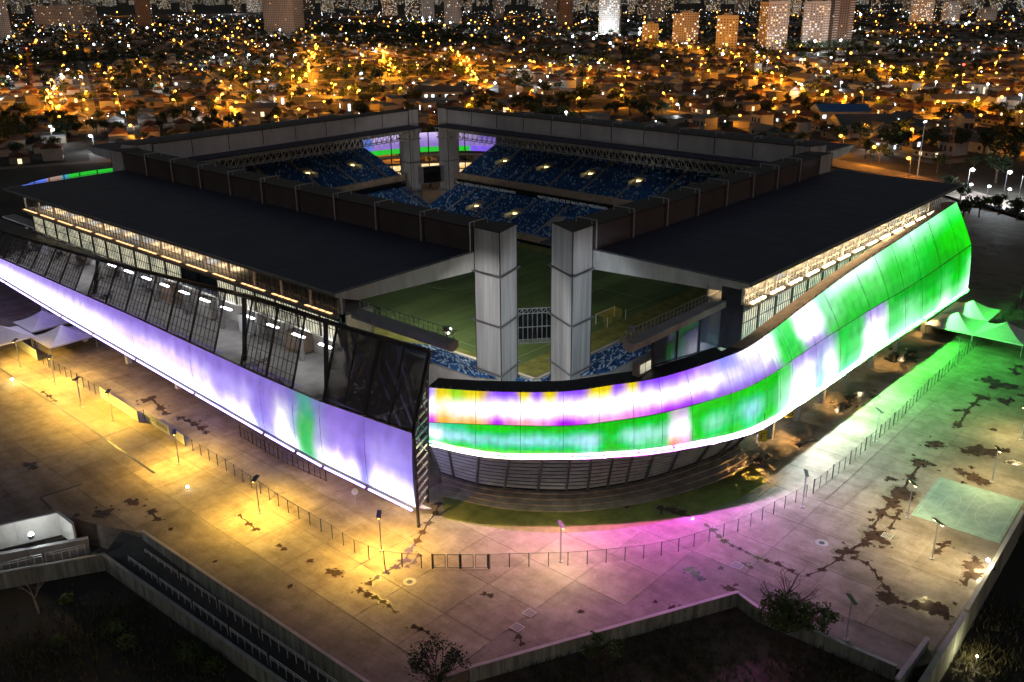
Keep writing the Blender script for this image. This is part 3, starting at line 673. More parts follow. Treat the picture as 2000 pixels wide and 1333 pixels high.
pylon([(-13.3, 138.0), (-13.5, 144.6), (-6.5, 142.5), (-7.5, 138.0)], "pale pylon at the far end of the near left stand")
pylon([(99.4, -12.3), (106, -12.6), (104, -6.5), (99.4, -6.5)], "grey pylon at the far end of the near right stand")
pylon([(100.2, 152), (106.8, 152), (104.7, 145.9), (100.2, 146.3)], "far left pylon beside the black video screen", rings=(5.0, 16.0, 24.5))
pylon([(117.7, 138.2), (117.7, 144.8), (111.6, 142.7), (112, 138.2)], "far right pylon beside the black video screen", rings=(5.0, 16.0, 24.5))
pylon([(-.2, 152), (-6.8, 152), (-4.7, 145.9), (-.2, 146.3)], "pale pylon end at the left of the far left stand")
pylon([(117.7, .8), (117.7, -5.8), (111.6, -3.7), (112, .8)], "pale pylon end at the right of the far right stand")

# ---- video screens hung between the pylons
e = empty("video_screen", (108.2, 143.9, 7.6), label="black video screen hung between the two far pylons", cat="screen")
p, q = Vector((102.6, 144.6, 0)), Vector((112.0, 140.4, 0)); n_ = Vector((-(q - p).y, (q - p).x, 0)).normalized() * -1
if n_.dot(CAM - p) < 0: n_ = -n_
b = MB(); b.hexa([p + Vector((0, 0, 7.8)), q + Vector((0, 0, 7.8)), q - n_ * .8 + Vector((0, 0, 7.8)), p - n_ * .8 + Vector((0, 0, 7.8)), p + Vector((0, 0, 14.2)), q + Vector((0, 0, 14.2)), q - n_ * .8 + Vector((0, 0, 14.2)), p - n_ * .8 + Vector((0, 0, 14.2))]); b.obj("casing", M["steel"], e)
pp, qq = p.lerp(q, .17) + n_ * .05, p.lerp(q, .84) + n_ * .05
b = MB(); b.hexa([pp + Vector((0, 0, 8)), qq + Vector((0, 0, 8)), qq - n_ * .3 + Vector((0, 0, 8)), pp - n_ * .3 + Vector((0, 0, 8)), pp + Vector((0, 0, 14)), qq + Vector((0, 0, 14)), qq - n_ * .3 + Vector((0, 0, 14)), pp - n_ * .3 + Vector((0, 0, 14))]); b.obj("display", M["screen"], e)
e = empty("video_screen", (-4, -3, 11), label="back of the video screen with steel lattice between the two near pylons", cat="screen")
p, q = Vector((-6.8, -.2, 0)), Vector((-1.0, -5.0, 0)); d = (q - p)
n_ = Vector((d.y, -d.x, 0)).normalized()
if n_.dot(CAM - p) < 0: n_ = -n_
b = MB(); V = lambda z, o=0: Vector((0, 0, z)) + n_ * o
b.hexa([p + V(11.6, -.9), q + V(11.6, -.9), q + V(11.6, -.5), p + V(11.6, -.5), p + V(18.2, -.9), q + V(18.2, -.9), q + V(18.2, -.5), p + V(18.2, -.5)]); b.obj("casing", M["screen"], e)
for k in range(9):
    b = MB(); r = p.lerp(q, k / 8); b.bar(r + V(11.2), r + V(18.4), .13); b.obj("lattice_bar", M["steel"], e)
for z in (11.2, 12.0, 14.6, 17.4, 18.4):
    b = MB(); b.bar(p + V(z, .02), q + V(z, .02), .16); b.obj("lattice_bar", M["steel"], e)
b = MB()
for k in range(8):
    r, s_ = p.lerp(q, k / 8), p.lerp(q, (k + 1) / 8); b.bar(r + V(17.4, .1), s_ + V(18.4, .1), .1); b.bar(r + V(12.0, .1), s_ + V(11.2, .1), .1)
b.obj("lattice_diagonals", M["steel"], e, kind="stuff")

# ================================================================== light facades
def W(a): return (a * 1.05, a * 1.02, a * 1.1)
def vivid(q, k=1.4):
    m_ = .3 * q[0] + .6 * q[1] + .1 * q[2]; return [max(0.0, m_ + (v - m_) * k) for v in q]
def keyed(tab, x, t):
    """LED programme: knots along the facade, three rows (bottom, middle, top)"""
    k = 0
    while k < len(tab) - 2 and x > tab[k + 1][0]: k += 1
    x0, x1 = tab[k][0], tab[k + 1][0]; f = max(0, min(1, (x - x0) / (x1 - x0))); f = f * f * (3 - 2 * f)
    tab = [(r[0], *[[v ** .5 for v in q] for q in r[1:]]) for r in tab[k:k + 2]]; k = 0
    rows = [[a + (c - a) * f for a, c in zip(tab[k][1 + r], tab[k + 1][1 + r])] for r in range(3)]
    if t < .5: g = t * 2; A, B = rows[0], rows[1]
    else: g = t * 2 - 1; A, B = rows[1], rows[2]
    g = g * g * (3 - 2 * g)
    return [(a + (c - a) * g) ** 2 for a, c in zip(A, B)]
YEL, IND, PUR, GRN, MAG = (.75, .62, .05), (.22, .09, .85), (.36, .05, .65), (.01, .52, .02), (.55, .05, .65)
UP_T = [(835, MAG, W(1.3), IND), (850, MAG, W(1.5), (.6, .5, .9)), (872, (.85, .45, .12), (1.3, 1.2, .9), YEL), (900, (.8, .5, .2), W(1.3), (.3, .6, .06)), (930, (.85, .5, .2), W(1.6), YEL), (975, PUR, W(1.8), IND), (1000, (.7, .3, .5), W(1.8), IND), (1020, (.85, .45, .5), W(1.8), YEL), (1050, (.8, .4, .6), W(1.8), IND), (1070, (.7, .3, .7), W(1.9), YEL), (1100, PUR, W(1.9), IND), (1130, (.5, .1, .75), W(1.9), IND), (1160, (.85, .45, .75), W(1.8), YEL), (1185, (.8, .4, .7), W(1.7), YEL), (1210, (.8, .4, .7), W(1.7), IND), (1240, (.75, .3, .7), W(1.7), YEL), (1265, (.6, .2, .75), W(1.7), IND), (1300, PUR, W(1.6), IND), (1345, (.33, .08, .75), W(1.5), (.3, .12, .85)), (1390, (.26, .13, .62), W(1.4), (.45, .3, 1.0)), (1430, (.23, .14, .55), (.9, .85, 1.25), (.3, .3, 1.1)), (1480, (.22, .15, .5), (.7, .65, 1.2), W(1.4)), (1515, (.24, .17, .5), W(1.2), W(1.7)), (1545, (.05, .45, .07), (.05, .5, .08), (.15, .62, .25)), (1562, (.05, .4, .07), (.06, .5, .1), (.1, .6, .15)), (1585, (.25, .2, .48), W(1.3), W(1.3)), (1605, (.26, .2, .48), W(1.7), W(1.2)), (1630, (.05, .36, .06), (.2, .55, .28), (.35, .75, .5)), (1670, (.03, .33, .04), (.08, .5, .1), (.7, 1.0, .9)), (1720, (.03, .33, .04), (.10, .52, .12), (.75, 1.0, .95)), (1765, (.03, .30, .04), (.04, .42, .05), (.25, .8, .35)), (1800, (.02, .30, .03), (.05, .5, .07), (.55, .95, .75)), (1835, (.01, .26, .02), (.02, .42, .03), (.35, .9, .5)), (1862, (.01, .34, .02), (.01, .5, .02), (.12, .8, .2)), (1890, (.02, .52, .03), (.02, .6, .03), (.2, .9, .3))]
LO_T = [(835, (.15, .55, .2), W(1.2), (.3, .45, .7)), (862, (.15, .6, .3), W(1.6), (.25, .55, .5)), (885, GRN, (.5, .8, .9), (.1, .55, .3)), (960, (.0, .6, .02), (.3, .68, .62), GRN), (1045, (.0, .55, .02), (.4, .75, .8), (.02, .45, .03)), (1100, (.0, .5, .02), (.3, .68, .62), (.01, .45, .02)), (1150, (.2, .7, .4), (.55, .82, .95), (.02, .45, .03)), (1190, (.0, .45, .02), (.08, .5, .12), (.01, .40, .02)), (1240, (.1, .6, .15), (.5, .85, .8), (.02, .45, .03)), (1295, (.1, .6, .15), (.4, .75, .6), (.02, .45, .03)), (1318, (.8, .25, .15), W(1.5), (.6, .5, .6)), (1340, (.8, .4, .7), W(1.6), (.5, .4, .6)), (1355, (.02, .55, .04), (.1, .55, .12), (.02, .48, .03)), (1390, (.05, .6, .1), (.35, .8, .55), (.02, .5, .04)), (1430, (.03, .55, .05), (.15, .6, .25), (.02, .45, .04)), (1465, (.1, .65, .2), (.4, .75, .8), (.02, .5, .04)), (1500, (.04, .55, .06), (.12, .55, .16), (.03, .48, .04)), (1535, (.5, .8, .7), (.25, .6, .35), (.05, .42, .07)), (1555, W(1.6), W(1.5), (.24, .2, .48)), (1575, W(1.5), W(1.6), (.24, .18, .48)), (1600, (.3, .7, .8), (.35, .45, .6), (.22, .18, .45)), (1618, W(1.5), W(1.2), (.2, .25, .4)), (1645, (.15, .62, .3), (.06, .48, .1), (.03, .38, .05)), (1675, (.25, .7, .4), (.1, .5, .15), (.05, .38, .08)), (1697, W(1.7), W(1.6), (.25, .2, .45)), (1718, W(1.5), W(1.2), (.24, .2, .45)), (1740, (.3, .75, .45), (.08, .48, .12), (.03, .33, .04)), (1775, (.5, .85, .7), (.2, .58, .28), (.01, .26, .02)), (1815, (.25, .75, .35), (.03, .4, .04), (.01, .24, .02)), (1838, W(.9), (.1, .55, .15), (.01, .26, .02)), (1860, (.25, .8, .35), (.02, .42, .03), (.01, .3, .02)), (1890, (.8, 1.1, .95), (.3, .8, .4), (.01, .45, .02))]
def lipw(i): return 1.12 if rpx[i] < 1470 else max(.62, 1.12 - .50 * (rpx[i] - 1470) / 80)  # corner lip widened to set where the flood strips' shadow edge falls
def led_mesh(name, grid, colf):
    """grid[i][j] points; colf(i, j) -> emission colour"""
    v, f, c = [], [], []
    nj = len(grid[0])
    for i, col_ in enumerate(grid):
        for j, p in enumerate(col_): v.append(tuple(p)); c += [*colf(i, j), 1.0]
    for i in range(len(grid) - 1):
        for j in range(nj - 1): a = i * nj + j; f.append((a, a + nj, a + nj + 1, a + 1))
    me_ = bpy.data.meshes.new(name); me_.from_pydata(v, [], f); me_.materials.append(M["membr"])
    at_ = me_.color_attributes.new("led", 'FLOAT_COLOR', 'POINT'); at_.data.foreach_set("color", c)
    me_.polygons.foreach_set("use_smooth", [True] * len(f)); me_.update()
    return me_
eC = empty("light_facade", railB[160], label="long curved facade of glowing membrane panels, purple and white turning green at the right", cat="facade")
seams = [835, 932, 1015, 1101, 1170, 1240, 1295, 1350, 1430, 1497, 1524, 1550, 1595, 1640, 1700, 1735, 1768, 1800, 1830, 1860, 1890]
for s0, s1 in zip(seams, seams[1:]):
    i0, i1 = idx_of(s0), idx_of(s1)
    for row in (0, 1):
        A, B, tab = (railB, railC, LO_T) if row == 0 else (railC, railT, UP_T)
        nj = 12; ii = list(range(i0, i1 + 1)); grid = []
        for k, i in enumerate(ii):
            a, c = A[i], B[i]; out = normal(railC, i)
            if k == 0: a = a.lerp(A[i + 1], .10); c = c.lerp(B[i + 1], .10)
            if k == len(ii) - 1: a = a.lerp(A[i - 1], .10); c = c.lerp(B[i - 1], .10)
            col_ = []
            for j in range(nj):
                t = j / (nj - 1) * (.985 if row == 0 else .99) + (.0 if row == 0 else .006)
                bulge = 4 * t * (1 - t) * (.2 if row == 0 else .22)
                col_.append(a.lerp(c, t) + out * bulge)
            grid.append(col_)
        def colf(i, j, ii=ii, tab=tab, nj=nj, row=row):
            x = rpx[ii[i]]; t = j / (nj - 1)
            w = noise.noise(Vector((x * .03, t * 2.0, row * 7.0)))
            q = keyed(tab, x + 9 * w, max(0, min(1, t + .08 * noise.noise(Vector((x * .05, 3.3, row))))))
            g = 1 + .22 * noise.noise(Vector((x * .11, t * 5, row * 3.0))) + .08 * noise.noise(Vector((x * .45, t * 2.5, row * 5.0)))
            if ii[i] % 4 == 0: g *= .90
            if j in (4, 8): g *= .92
            if row == 1 and x < 1380: t2 = max(0, t - .72) / .28; q = [a_ * (1 - .0 * t2) for a_ in q]
            return vivid([max(0, a_ * g * (1.05 if x < 1520 else 1.6)) for a_ in q], 1.4 if x < 1520 else 1.12)
        link("membrane", led_mesh("membrane", grid, colf), eC)
# lip, LED line and slender ribs along the seams
M["ledg"] = emis("led_line_green", (.14, 1.0, .34), 6.0); M["ledw"] = emis("led_line_white", (.30, .55, 1.0), 6.0); M["ledb"] = emis("led_line_violet", (.40, .28, 1.0), 8.0)
cuts = [835, 905, 975, 1045, 1115, 1180, 1250, 1315, 1375, 1430, 1497, 1560, 1620, 1680, 1740, 1800, 1850, 1890]
for s0, s1 in zip(cuts, cuts[1:]):
    i0, i1 = idx_of(s0), idx_of(s1); b = MB(); l_ = MB()
    for i in range(i0, i1):
        if i < i1 - 1 and i > i0: b.tube(railB[i] + normal(railB, i) * .22 + Vector((0, 0, .12)), railB[i + 1] + normal(railB, i + 1) * .22 + Vector((0, 0, .12)), .15, 6, cap=False)
        o0, o1 = normal(railB, i), normal(railB, i + 1)
        l_.hexa([railB[i] - o0 * .5 + Vector((0, 0, -.35)), railB[i + 1] - o1 * .5 + Vector((0, 0, -.35)), railB[i + 1] + o1 * lipw(i + 1) + Vector((0, 0, -.25)), railB[i] + o0 * lipw(i) + Vector((0, 0, -.25)), railB[i] - o0 * .5 + Vector((0, 0, -.1)), railB[i + 1] - o1 * .5 + Vector((0, 0, -.1)), railB[i + 1] + o1 * lipw(i + 1) + Vector((0, 0, -.12)), railB[i] + o0 * lipw(i) + Vector((0, 0, -.12))])
    b.obj("led_line", M["ledg"] if s0 < 1500 or s0 > 1790 else M["ledw"], eC); l_.obj("lip", M["dsteel"], eC)
for s0 in seams[1:-1]:
    i = idx_of(s0); o = normal(railC, i); b = MB()
    b.bar(railB[i] - o * .25, railC[i] - o * .2, .16); b.bar(railC[i] - o * .2, railT[i] - o * .25, .16); b.obj("seam_rib", M["dsteel"], eC)
b = MB()
for i in range(0, NR - 1, 2): b.bar(railC[i] - normal(railC, i) * .3, railC[min(i + 2, NR - 1)] - normal(railC, min(i + 2, NR - 1)) * .3, .2)
b.obj("crease_tube", M["dsteel"], eC)
# coping walk behind the top edge: dark at the corner, tan to the right
cop = list(range(0, NR, 11))
for i0, i1 in zip(cop, cop[1:]):
    b = MB()
    for i in range(i0, i1):
        wI = 3.6 if rpx[i] < 1440 else 2.9
        o0, o1 = normal(railT, i), normal(railT, i + 1)
        if i == i0: s_ = .04
        a, c = railT[i], railT[i + 1]; up = Vector((0, 0, .25)); rise = Vector((0, 0, .25 if rpx[i] < 1440 else -.45))
        b.hexa([a - Vector((0, 0, .1)), c - Vector((0, 0, .1)), c - o1 * wI + rise - up, a - o0 * wI + rise - up, a + up * .3, c + up * .3, c - o1 * wI + rise, a - o0 * wI + rise])
    b.obj("coping_panel", M["tan"] if rpx[i0] > 1455 else M["dmetal"] if "dmetal" in M else M["dsteel"], eC)
b = MB()
for i in range(3, NR, 4):
    p = railT[i] + Vector((0, 0, .1)); b.bar(p, p + Vector((0, 0, .45)) + normal(railT, i) * .2, .12)
b.obj("coping_cleats", M["dsteel"], eC, kind="stuff")
# coloured flood strips on the lip: they throw the coloured band onto the plaza
def flood(i0, i1, col_, pw):
    a, c = railB[i0], railB[i1]; mid = (a + c) / 2; o = normal(railB, (i0 + i1) // 2)
    ld = bpy.data.lights.new("flood_strip", 'AREA'); ld.shape = 'RECTANGLE'; ld.size = (c - a).length * .98; ld.size_y = .05; ld.energy = pw; ld.color = col_
    lo = bpy.data.objects.new("flood_strip", ld); COL.objects.link(lo)
    mid = railB[(i0 + i1) // 2]; cor = lipw((i0 + i1) // 2) > .7; pos = mid + o * .30 + Vector((0, 0, .55))
    z = -(o * (.5 if cor else .35) + Vector((0, 0, -.87 if cor else -.94))).normalized(); x = (c - a).normalized(); x = (x - z * x.dot(z)).normalized(); y = z.cross(x)
    mw = Matrix.Identity(4)
    for r in range(3): mw[r][0] = x[r]; mw[r][1] = y[r]; mw[r][2] = z[r]; mw[r][3] = pos[r]
    lo.matrix_world = mw; lo.parent = eC; lo.matrix_parent_inverse = Matrix.Translation(-Vector(eC.location)); return lo
FC = [(870, (1, .72, .45)), (960, (1, .72, .5)), (1040, (1, .45, .55)), (1130, (1, .22, .7)), (1250, (.95, .10, .95)), (1350, (.85, .12, 1)), (1420, (.8, .5, 1)), (1470, (.85, .8, 1)), (1530, (.85, .92, 1)), (1590, (.8, 1, .95)), (1650, (.45, 1, .55)), (1710, (.18, 1, .2)), (1770, (.08, 1, .1)), (1830, (.06, 1, .08)), (1885, (.05, 1, .07))]
fk = [idx_of(x) for x in range(845, 1890, 28)] + [NR - 1]
for i0, i1 in zip(fk, fk[1:]):
    x = (rpx[i0] + rpx[i1]) / 2; k = max(q for q in range(len(FC) - 1) if FC[q][0] <= max(x, 870)); f = (x - FC[k][0]) / (FC[k + 1][0] - FC[k][0]); f = max(0, min(1, f))
    flood(i0, i1, [a + (c - a) * f for a, c in zip(FC[k][1], FC[k + 1][1])], (460 if x < 1040 else 720 if x < 1400 else 560 if x < 1550 else 470) * (railB[i1] - railB[i0]).length)

# slatted wall below the curved corner
eS = empty("slatted_wall", ground_path[90], label="dark grey wall of horizontal slats leaning in below the glowing corner facade", cat="wall")
iw = idx_of(1500); topw = [railB[int(k * iw / 180)] - normal(railB, int(k * iw / 180)) * .35 + Vector((0, 0, -.4)) for k in range(181)]
nb, ns = 14, 9
gp = [p + Vector((0, 0, .7)) for p in ground_path]
for k in range(nb):
    a0, a1 = int(k * 180 / nb), int((k + 1) * 180 / nb)
    b = MB(); i = a0; o = normal(topw, max(1, i)); b.bar(topw[i] + o * .18, gp[i] + o * .18 - Vector((0, 0, .6)), .30, .34); b.obj("post", M["steel"], eS)
    for r in range(ns):
        b = MB(); f0, f1 = (r + .05) / ns, (r + .66) / ns; N_ = 5
        for q in range(N_):
            i0 = int(a0 + (a1 - a0) * q / N_); i1 = int(a0 + (a1 - a0) * (q + 1) / N_)
            o = normal(topw, max(1, i0)); lean = o * .16
            b.hexa([topw[i0].lerp(gp[i0], f1) + lean, topw[i1].lerp(gp[i1], f1) + lean, topw[i1].lerp(gp[i1], f1) + lean - o * .06, topw[i0].lerp(gp[i0], f1) + lean - o * .06, topw[i0].lerp(gp[i0], f0), topw[i1].lerp(gp[i1], f0), topw[i1].lerp(gp[i1], f0) - o * .06, topw[i0].lerp(gp[i0], f0) - o * .06])
        b.obj("slat", M["slat"], eS)
b = MB()
for i in range(0, 180, 3):
    o0, o1 = normal(topw, max(1, i)), normal(topw, i + 3 if i < 178 else 180); j = min(i + 3, 180)
    b.face([topw[i] - o0 * .5, topw[j] - o1 * .5, gp[j] - o1 * .5 - Vector((0, 0, .7)), gp[i] - o0 * .5 - Vector((0, 0, .7))])
b.obj("backing", M["dsteel"], eS, fix=False)
# columns carrying the right part of the facade, warm lamps in the undercroft and the yellow gate signs
M["signy"] = mat("sign_yellow", (.75, .62, .04), .5, var=.1)
for k, px in enumerate(range(1545, 1880, 48)):
    i = idx_of(px); o = normal(railB, i); b = MB(); p = railB[i] - o * 3.2; b.box(p.x - .45, p.x + .45, p.y - .45, p.y + .45, 0, 9.5); b.obj("support_column", M["conc"], eC)
b = MB(); FR.box(b, -4, 106, 21, 21.4, 0, 22); b.obj("rear_wall", M["conc"], eR)
b = MB(); FR.box(b, 6, 104, 21.4, 36.5, 10.2, 10.7); b.obj("undercroft_soffit", M["conc"], eR)
for k in range(8):
    p = FR(10 + k * 12.5, 31.5, 10.0); b = MB(); b.box(p.x - .6, p.x + .6, p.y - .2, p.y + .2, 10.05, 10.18); b.obj("undercroft_lamp", M["lampu"] if "lampu" in M else M["lampw"], eR)
for (x, y, lab) in ((1543, 806, "yellow gate sign with a letter G under the right part of the light facade"), (1490, 852, "yellow gate sign with a letter F at the end of the slatted wall")):
    p = at(x, y, 5.4); e = empty("gate_sign", p, label=lab, cat="sign"); b = MB()
    d = Vector((RH.x, RH.y, 0)); n_ = -FH
    b.hexa([p - d * .75 + Vector((0, 0, -1)), p + d * .75 + Vector((0, 0, -1)), p + d * .75 - n_ * .15 + Vector((0, 0, -1)), p - d * .75 - n_ * .15 + Vector((0, 0, -1)), p - d * .75 + Vector((0, 0, 1)), p + d * .75 + Vector((0, 0, 1)), p + d * .75 - n_ * .15 + Vector((0, 0, 1)), p - d * .75 - n_ * .15 + Vector((0, 0, 1))])
    b.obj("plate", M["signy"], e); text(lab.split("letter ")[1][0], 1.7, p + n_ * .02 - d * .5 + Vector((0, 0, -.62)), d, (0, 0, 1), M["ink"], e)
    b = MB(); b.tube(p + Vector((0, 0, 1)) - n_ * .1, p + Vector((0, 0, 4.2)) - n_ * .1, .05, 5); b.obj("hanger", M["dsteel"], e)

# ---------------- left-hand facade: lit membrane below, mesh panels above
eW = empty("light_facade", (-52.5, 55, 0), label="straight sloping facade with violet and white lit band under grey mesh panels", cat="facade")
def itp(tab, y):
    if y >= tab[0][0]: return tab[0][1]
    for (a, za), (c, zc) in zip(tab, tab[1:]):
        if c <= y <= a: return za + (zc - za) * (y - a) / (c - a)
    return tab[-1][1]
zbot = [(175, 12.2), (132, 9.9), (98, 7.75), (50, 5.4), (24, 4.1), (3, 3.2), (-20.6, 3.6)]
zmid = [(175, 15.4), (129, 15.05), (63, 15.0), (40, 14.6), (18, 14.3), (1, 14.4), (-21.4, 15.9)]
ztop = [(175, 18.2), (127, 20.3), (78, 22.6), (58, 23.8), (23, 26.2), (0, 26.5), (-20, 27.4)]
Wb, Wm = (.26, .18, .58), (.9, .85, 1.3)
LF = [(-22, W(1.6), (.3, .24, .72), (.22, .16, .52)), (-17, W(1.8), (.42, .36, .9), (.22, .16, .52)), (-13, W(1.7), (.5, .42, .95), (.21, .15, .52)), (-9.5, (.35, .36, .95), (.24, .17, .62), (.21, .15, .52)), (-6, W(1.6), (.4, .3, .85), (.22, .15, .54)), (-2, W(1.6), (.35, .26, .75), (.23, .16, .55)), (.8, W(1.4), (.4, .38, .7), (.2, .2, .48)), (2.0, W(1.0), (.35, .42, .6), (.19, .22, .44)), (4.2, (.12, .6, .2), (.08, .48, .16), (.11, .33, .28)), (5.8, (.10, .58, .18), (.08, .47, .16), (.12, .32, .30)), (8.6, W(1.3), (.4, .48, .75), (.2, .19, .5)), (12, W(1.9), W(1.0), (.25, .19, .56)), (16, (.5, .5, 1.1), (.3, .23, .68), (.24, .18, .57)), (19, (.4, .4, 1.0), (.28, .21, .66), (.24, .18, .57)), (22, W(1.7), (.6, .52, .98), (.24, .17, .57)), (27, W(1.7), (.5, .42, .92), (.24, .17, .57)), (31, (.8, .8, 1.3), (.45, .36, .9), (.24, .17, .58)), (36, W(1.8), (.7, .62, 1.1), (.25, .18, .6)), (44, W(2.0), (.75, .62, 1.1), (.25, .17, .58)), (52, W(2.0), (.9, .78, 1.25), (.26, .18, .6)), (63, W(2.0), (.7, .58, 1.1), (.26, .18, .6)), (75, W(2.2), (1.0, .9, 1.3), (.30, .21, .66)), (95, W(2.2), (1.2, 1.1, 1.5), (.36, .27, .72)), (130, W(2.2), W(1.3), (.5, .4, .9)), (175, W(2.2), W(1.5), (.6, .5, 1.0))]
ys = [175, 150, 128, 97, 82, 63, 40.5, 17.8, 8.4, 1.0, -10.2, -21.2]
for y0, y1 in zip(ys, ys[1:]):
    n = max(6, int(abs(y1 - y0) / .8)); grid = []; yy = []
    for k in range(n + 1):
        y = y0 - .05 + (y1 - y0 + .1) * k / n; yy.append(y); a = Vector((-52.6, y, itp(zbot, y))); c = Vector((-52.5, y, itp(zmid, y)))
        grid.append([a.lerp(c, j / 11) + Vector((-.3 * 4 * (j / 11) * (1 - j / 11), 0, 0)) for j in range(12)])
    def colf(i, j, yy=yy):
        y = yy[i]; t = j / 11; w = noise.noise(Vector((y * .35, t * 2.2, 1.0)))
        q = keyed(LF, y + 1.3 * w, max(0, min(1, t * 1.05 + .10 * noise.noise(Vector((y * .5, 5.0, 2.0))))))
        return [a_ * (1 if max(q) < 1 else 1.2) for a_ in vivid([max(0, a_ * (1 + .15 * noise.noise(Vector((y * 1.2, t * 4, 9.0))))) for a_ in q], 1.25)]
    link("membrane", led_mesh("membrane", grid, colf), eW)
    b = MB(); b.tube((-53.0, y0 - .5, itp(zbot, y0 - .5) - .5), (-53.0, y1 + .5, itp(zbot, y1 + .5) - .5), .17, 6); b.obj("led_line", M["ledb"], eW)
    b = MB(); b.bar((-52.4, y1, itp(zbot, y1) - .3), (-52.35, y1, itp(zmid, y1) + .1), .16); b.obj("seam_rib", M["dsteel"], eW)
    b = MB(); b.hexa([(-49.5, y0, itp(zbot, y0) - 1.8), (-49.5, y1, itp(zbot, y1) - 1.8), (-52.9, y1, itp(zbot, y1) - .35), (-52.9, y0, itp(zbot, y0) - .35), (-49.5, y0, itp(zbot, y0) - 1.6), (-49.5, y1, itp(zbot, y1) - 1.6), (-52.6, y1, itp(zbot, y1) - .1), (-52.6, y0, itp(zbot, y0) - .1)]); b.obj("underside_panel", M["slat"], eW)
def topx(y): return -48.5
def mesh_panel(y0, y1, dark):
    za, zb_, zc, zd = itp(zmid, y0) + .25, itp(zmid, y1) + .25, itp(ztop, y1), itp(ztop, y0)
    A, B, C_, D = Vector((-52.4, y0, za)), Vector((-52.4, y1, zb_)), Vector((topx(y1), y1, zc)), Vector((topx(y0), y0, zd))
    b = MB(); b.face([A, B, C_, D]); p = b.obj("mesh_panel", M["dmesh"] if dark else M["mesh"], eW)
    o = Vector((-.08, 0, .03)); b = MB()
    for s_, t_ in ((A, B), (B, C_), (C_, D), (D, A)): b.bar(s_ + o, t_ + o, .26 if not dark else .3)
    b.obj("frame", M["dsteel"], p)
    b = MB()
    if not dark:
        for k in range(1, 6): b.bar(A.lerp(B, k / 6) + o, D.lerp(C_, k / 6) + o, .09)
        for k in range(1, 6): b.bar(A.lerp(D, k / 6) + o, B.lerp(C_, k / 6) + o, .08)
    else:
        b.bar(A.lerp(B, .5) + o, D.lerp(C_, .5) + o, .12)
    b.obj("grid_bars", M["dsteel"], p)
E1 = [127, 119.2, 111.4, 103.6, 95.8, 88]; E2 = [82, 73.7, 65.4, 57.1, 48.8, 40.5, 32]; E3 = [23.5, 15.8, 8.2]
for EE in (E1, E2, E3):
    for a, c in zip(EE, EE[1:]): mesh_panel(a - .08, c + .08, False)
for a, c in ((0, -10.4), (-10.6, -21.2), (143, 135), (135, 127.2), (151, 143.2)): mesh_panel(a - .05, c + .05, True)
for a, c in ((88, 82), (32, 23.5), (8.2, 0)):
    b = MB(); y = c + (a - c) * .42
    b.bar((-47, y + 1.5, itp(ztop, y) - .3), (-50.5, y - 1.8, itp(zmid, y)), .7); b.obj("raking_column", M["dsteel"], eW)
    b = MB(); b.box(-52.2, -46.5, c, a, itp(zmid, y) - .5, itp(zmid, y) + .15); b.obj("sill", M["conc"], eW)
b = MB()
for k in range(0, 196, 6):
    y0, y1 = 172 - k, max(-21, 172 - k - 6); b.bar((topx(y0) + .1, y0, itp(ztop, y0) + .15), (topx(y1) + .1, y1, itp(ztop, y1) + .15), .5, .4)
b.obj("top_tube", M["dsteel"], eW); b = MB()
for k in range(0, 196, 6):
    y0, y1 = 172 - k, max(-21, 172 - k - 6); b.bar((-52.35, y0, itp(zmid, y0) + .1), (-52.35, y1, itp(zmid, y1) + .1), .3, .25)
b.obj("middle_tube", M["dsteel"], eW)
for a, c in zip(range(-18, 140, 12), range(-6, 152, 12)):
    b = MB(); b.hexa([(-48.6, a + .1, itp(ztop, a) - .35), (-48.6, c, itp(ztop, c) - .35), (-44, c, max(20.2, itp(ztop, c) - 2.3)), (-44, a + .1, max(20.2, itp(ztop, a) - 2.3)), (-48.6, a + .1, itp(ztop, a) - .15), (-48.6, c, itp(ztop, c) - .15), (-44, c, max(20.5, itp(ztop, c) - 2.0)), (-44, a + .1, max(20.5, itp(ztop, a) - 2.0))]); b.obj("brow_panel", M["brow"] if "brow" in M else M["dsteel"], eW)
# near end of the facade: open steel lattice
Pb, Pm, Pt = Vector((-52.4, -21.3, 3.4)), Vector((-52.4, -21.3, 15.8)), Vector((-48.5, -21.3, 27.3)); Qb, Qt = Vector((-46.6, -17.2, 0.2)), Vector((-46.4, -18.4, 24.6))
b = MB(); b.bar(Pb, Pm, .4); b.bar(Pm, Pt, .4); b.bar(Qb, Qt, .35); b.bar(Pt, Qt, .3); b.bar(Vector((-52.2, -21.2, 0)), Pb, .35); b.obj("end_frame", M["dsteel"], eW)
for k in range(16):
    f = k / 16; A = (Pb.lerp(Pm, f / .55) if f < .55 else Pm.lerp(Pt, (f - .55) / .45)); B = Qb.lerp(Qt, min(1, f + .06)); b = MB()
    b.bar(A, B, .16, .4); b.obj("end_louvre", M["steel"], eW)
b = MB()
for k in range(8):
    f, g_ = k / 8, (k + 1) / 8; A = lambda f: (Pb.lerp(Pm, f / .55) if f < .55 else Pm.lerp(Pt, (f - .55) / .45)); B = lambda f: Qb.lerp(Qt, f)
    b.bar(A(f), B(g_), .14); b.bar(B(f), A(g_), .14)
b.obj("end_bracing", M["dsteel"], eW)
for k in range(7):
    y = 118 - k * 21; b = MB(); b.box(-49.2, -48.2, y - .5, y + .5, 0, itp(zbot, y) - .9); b.obj("support_column", M["white"], eW)

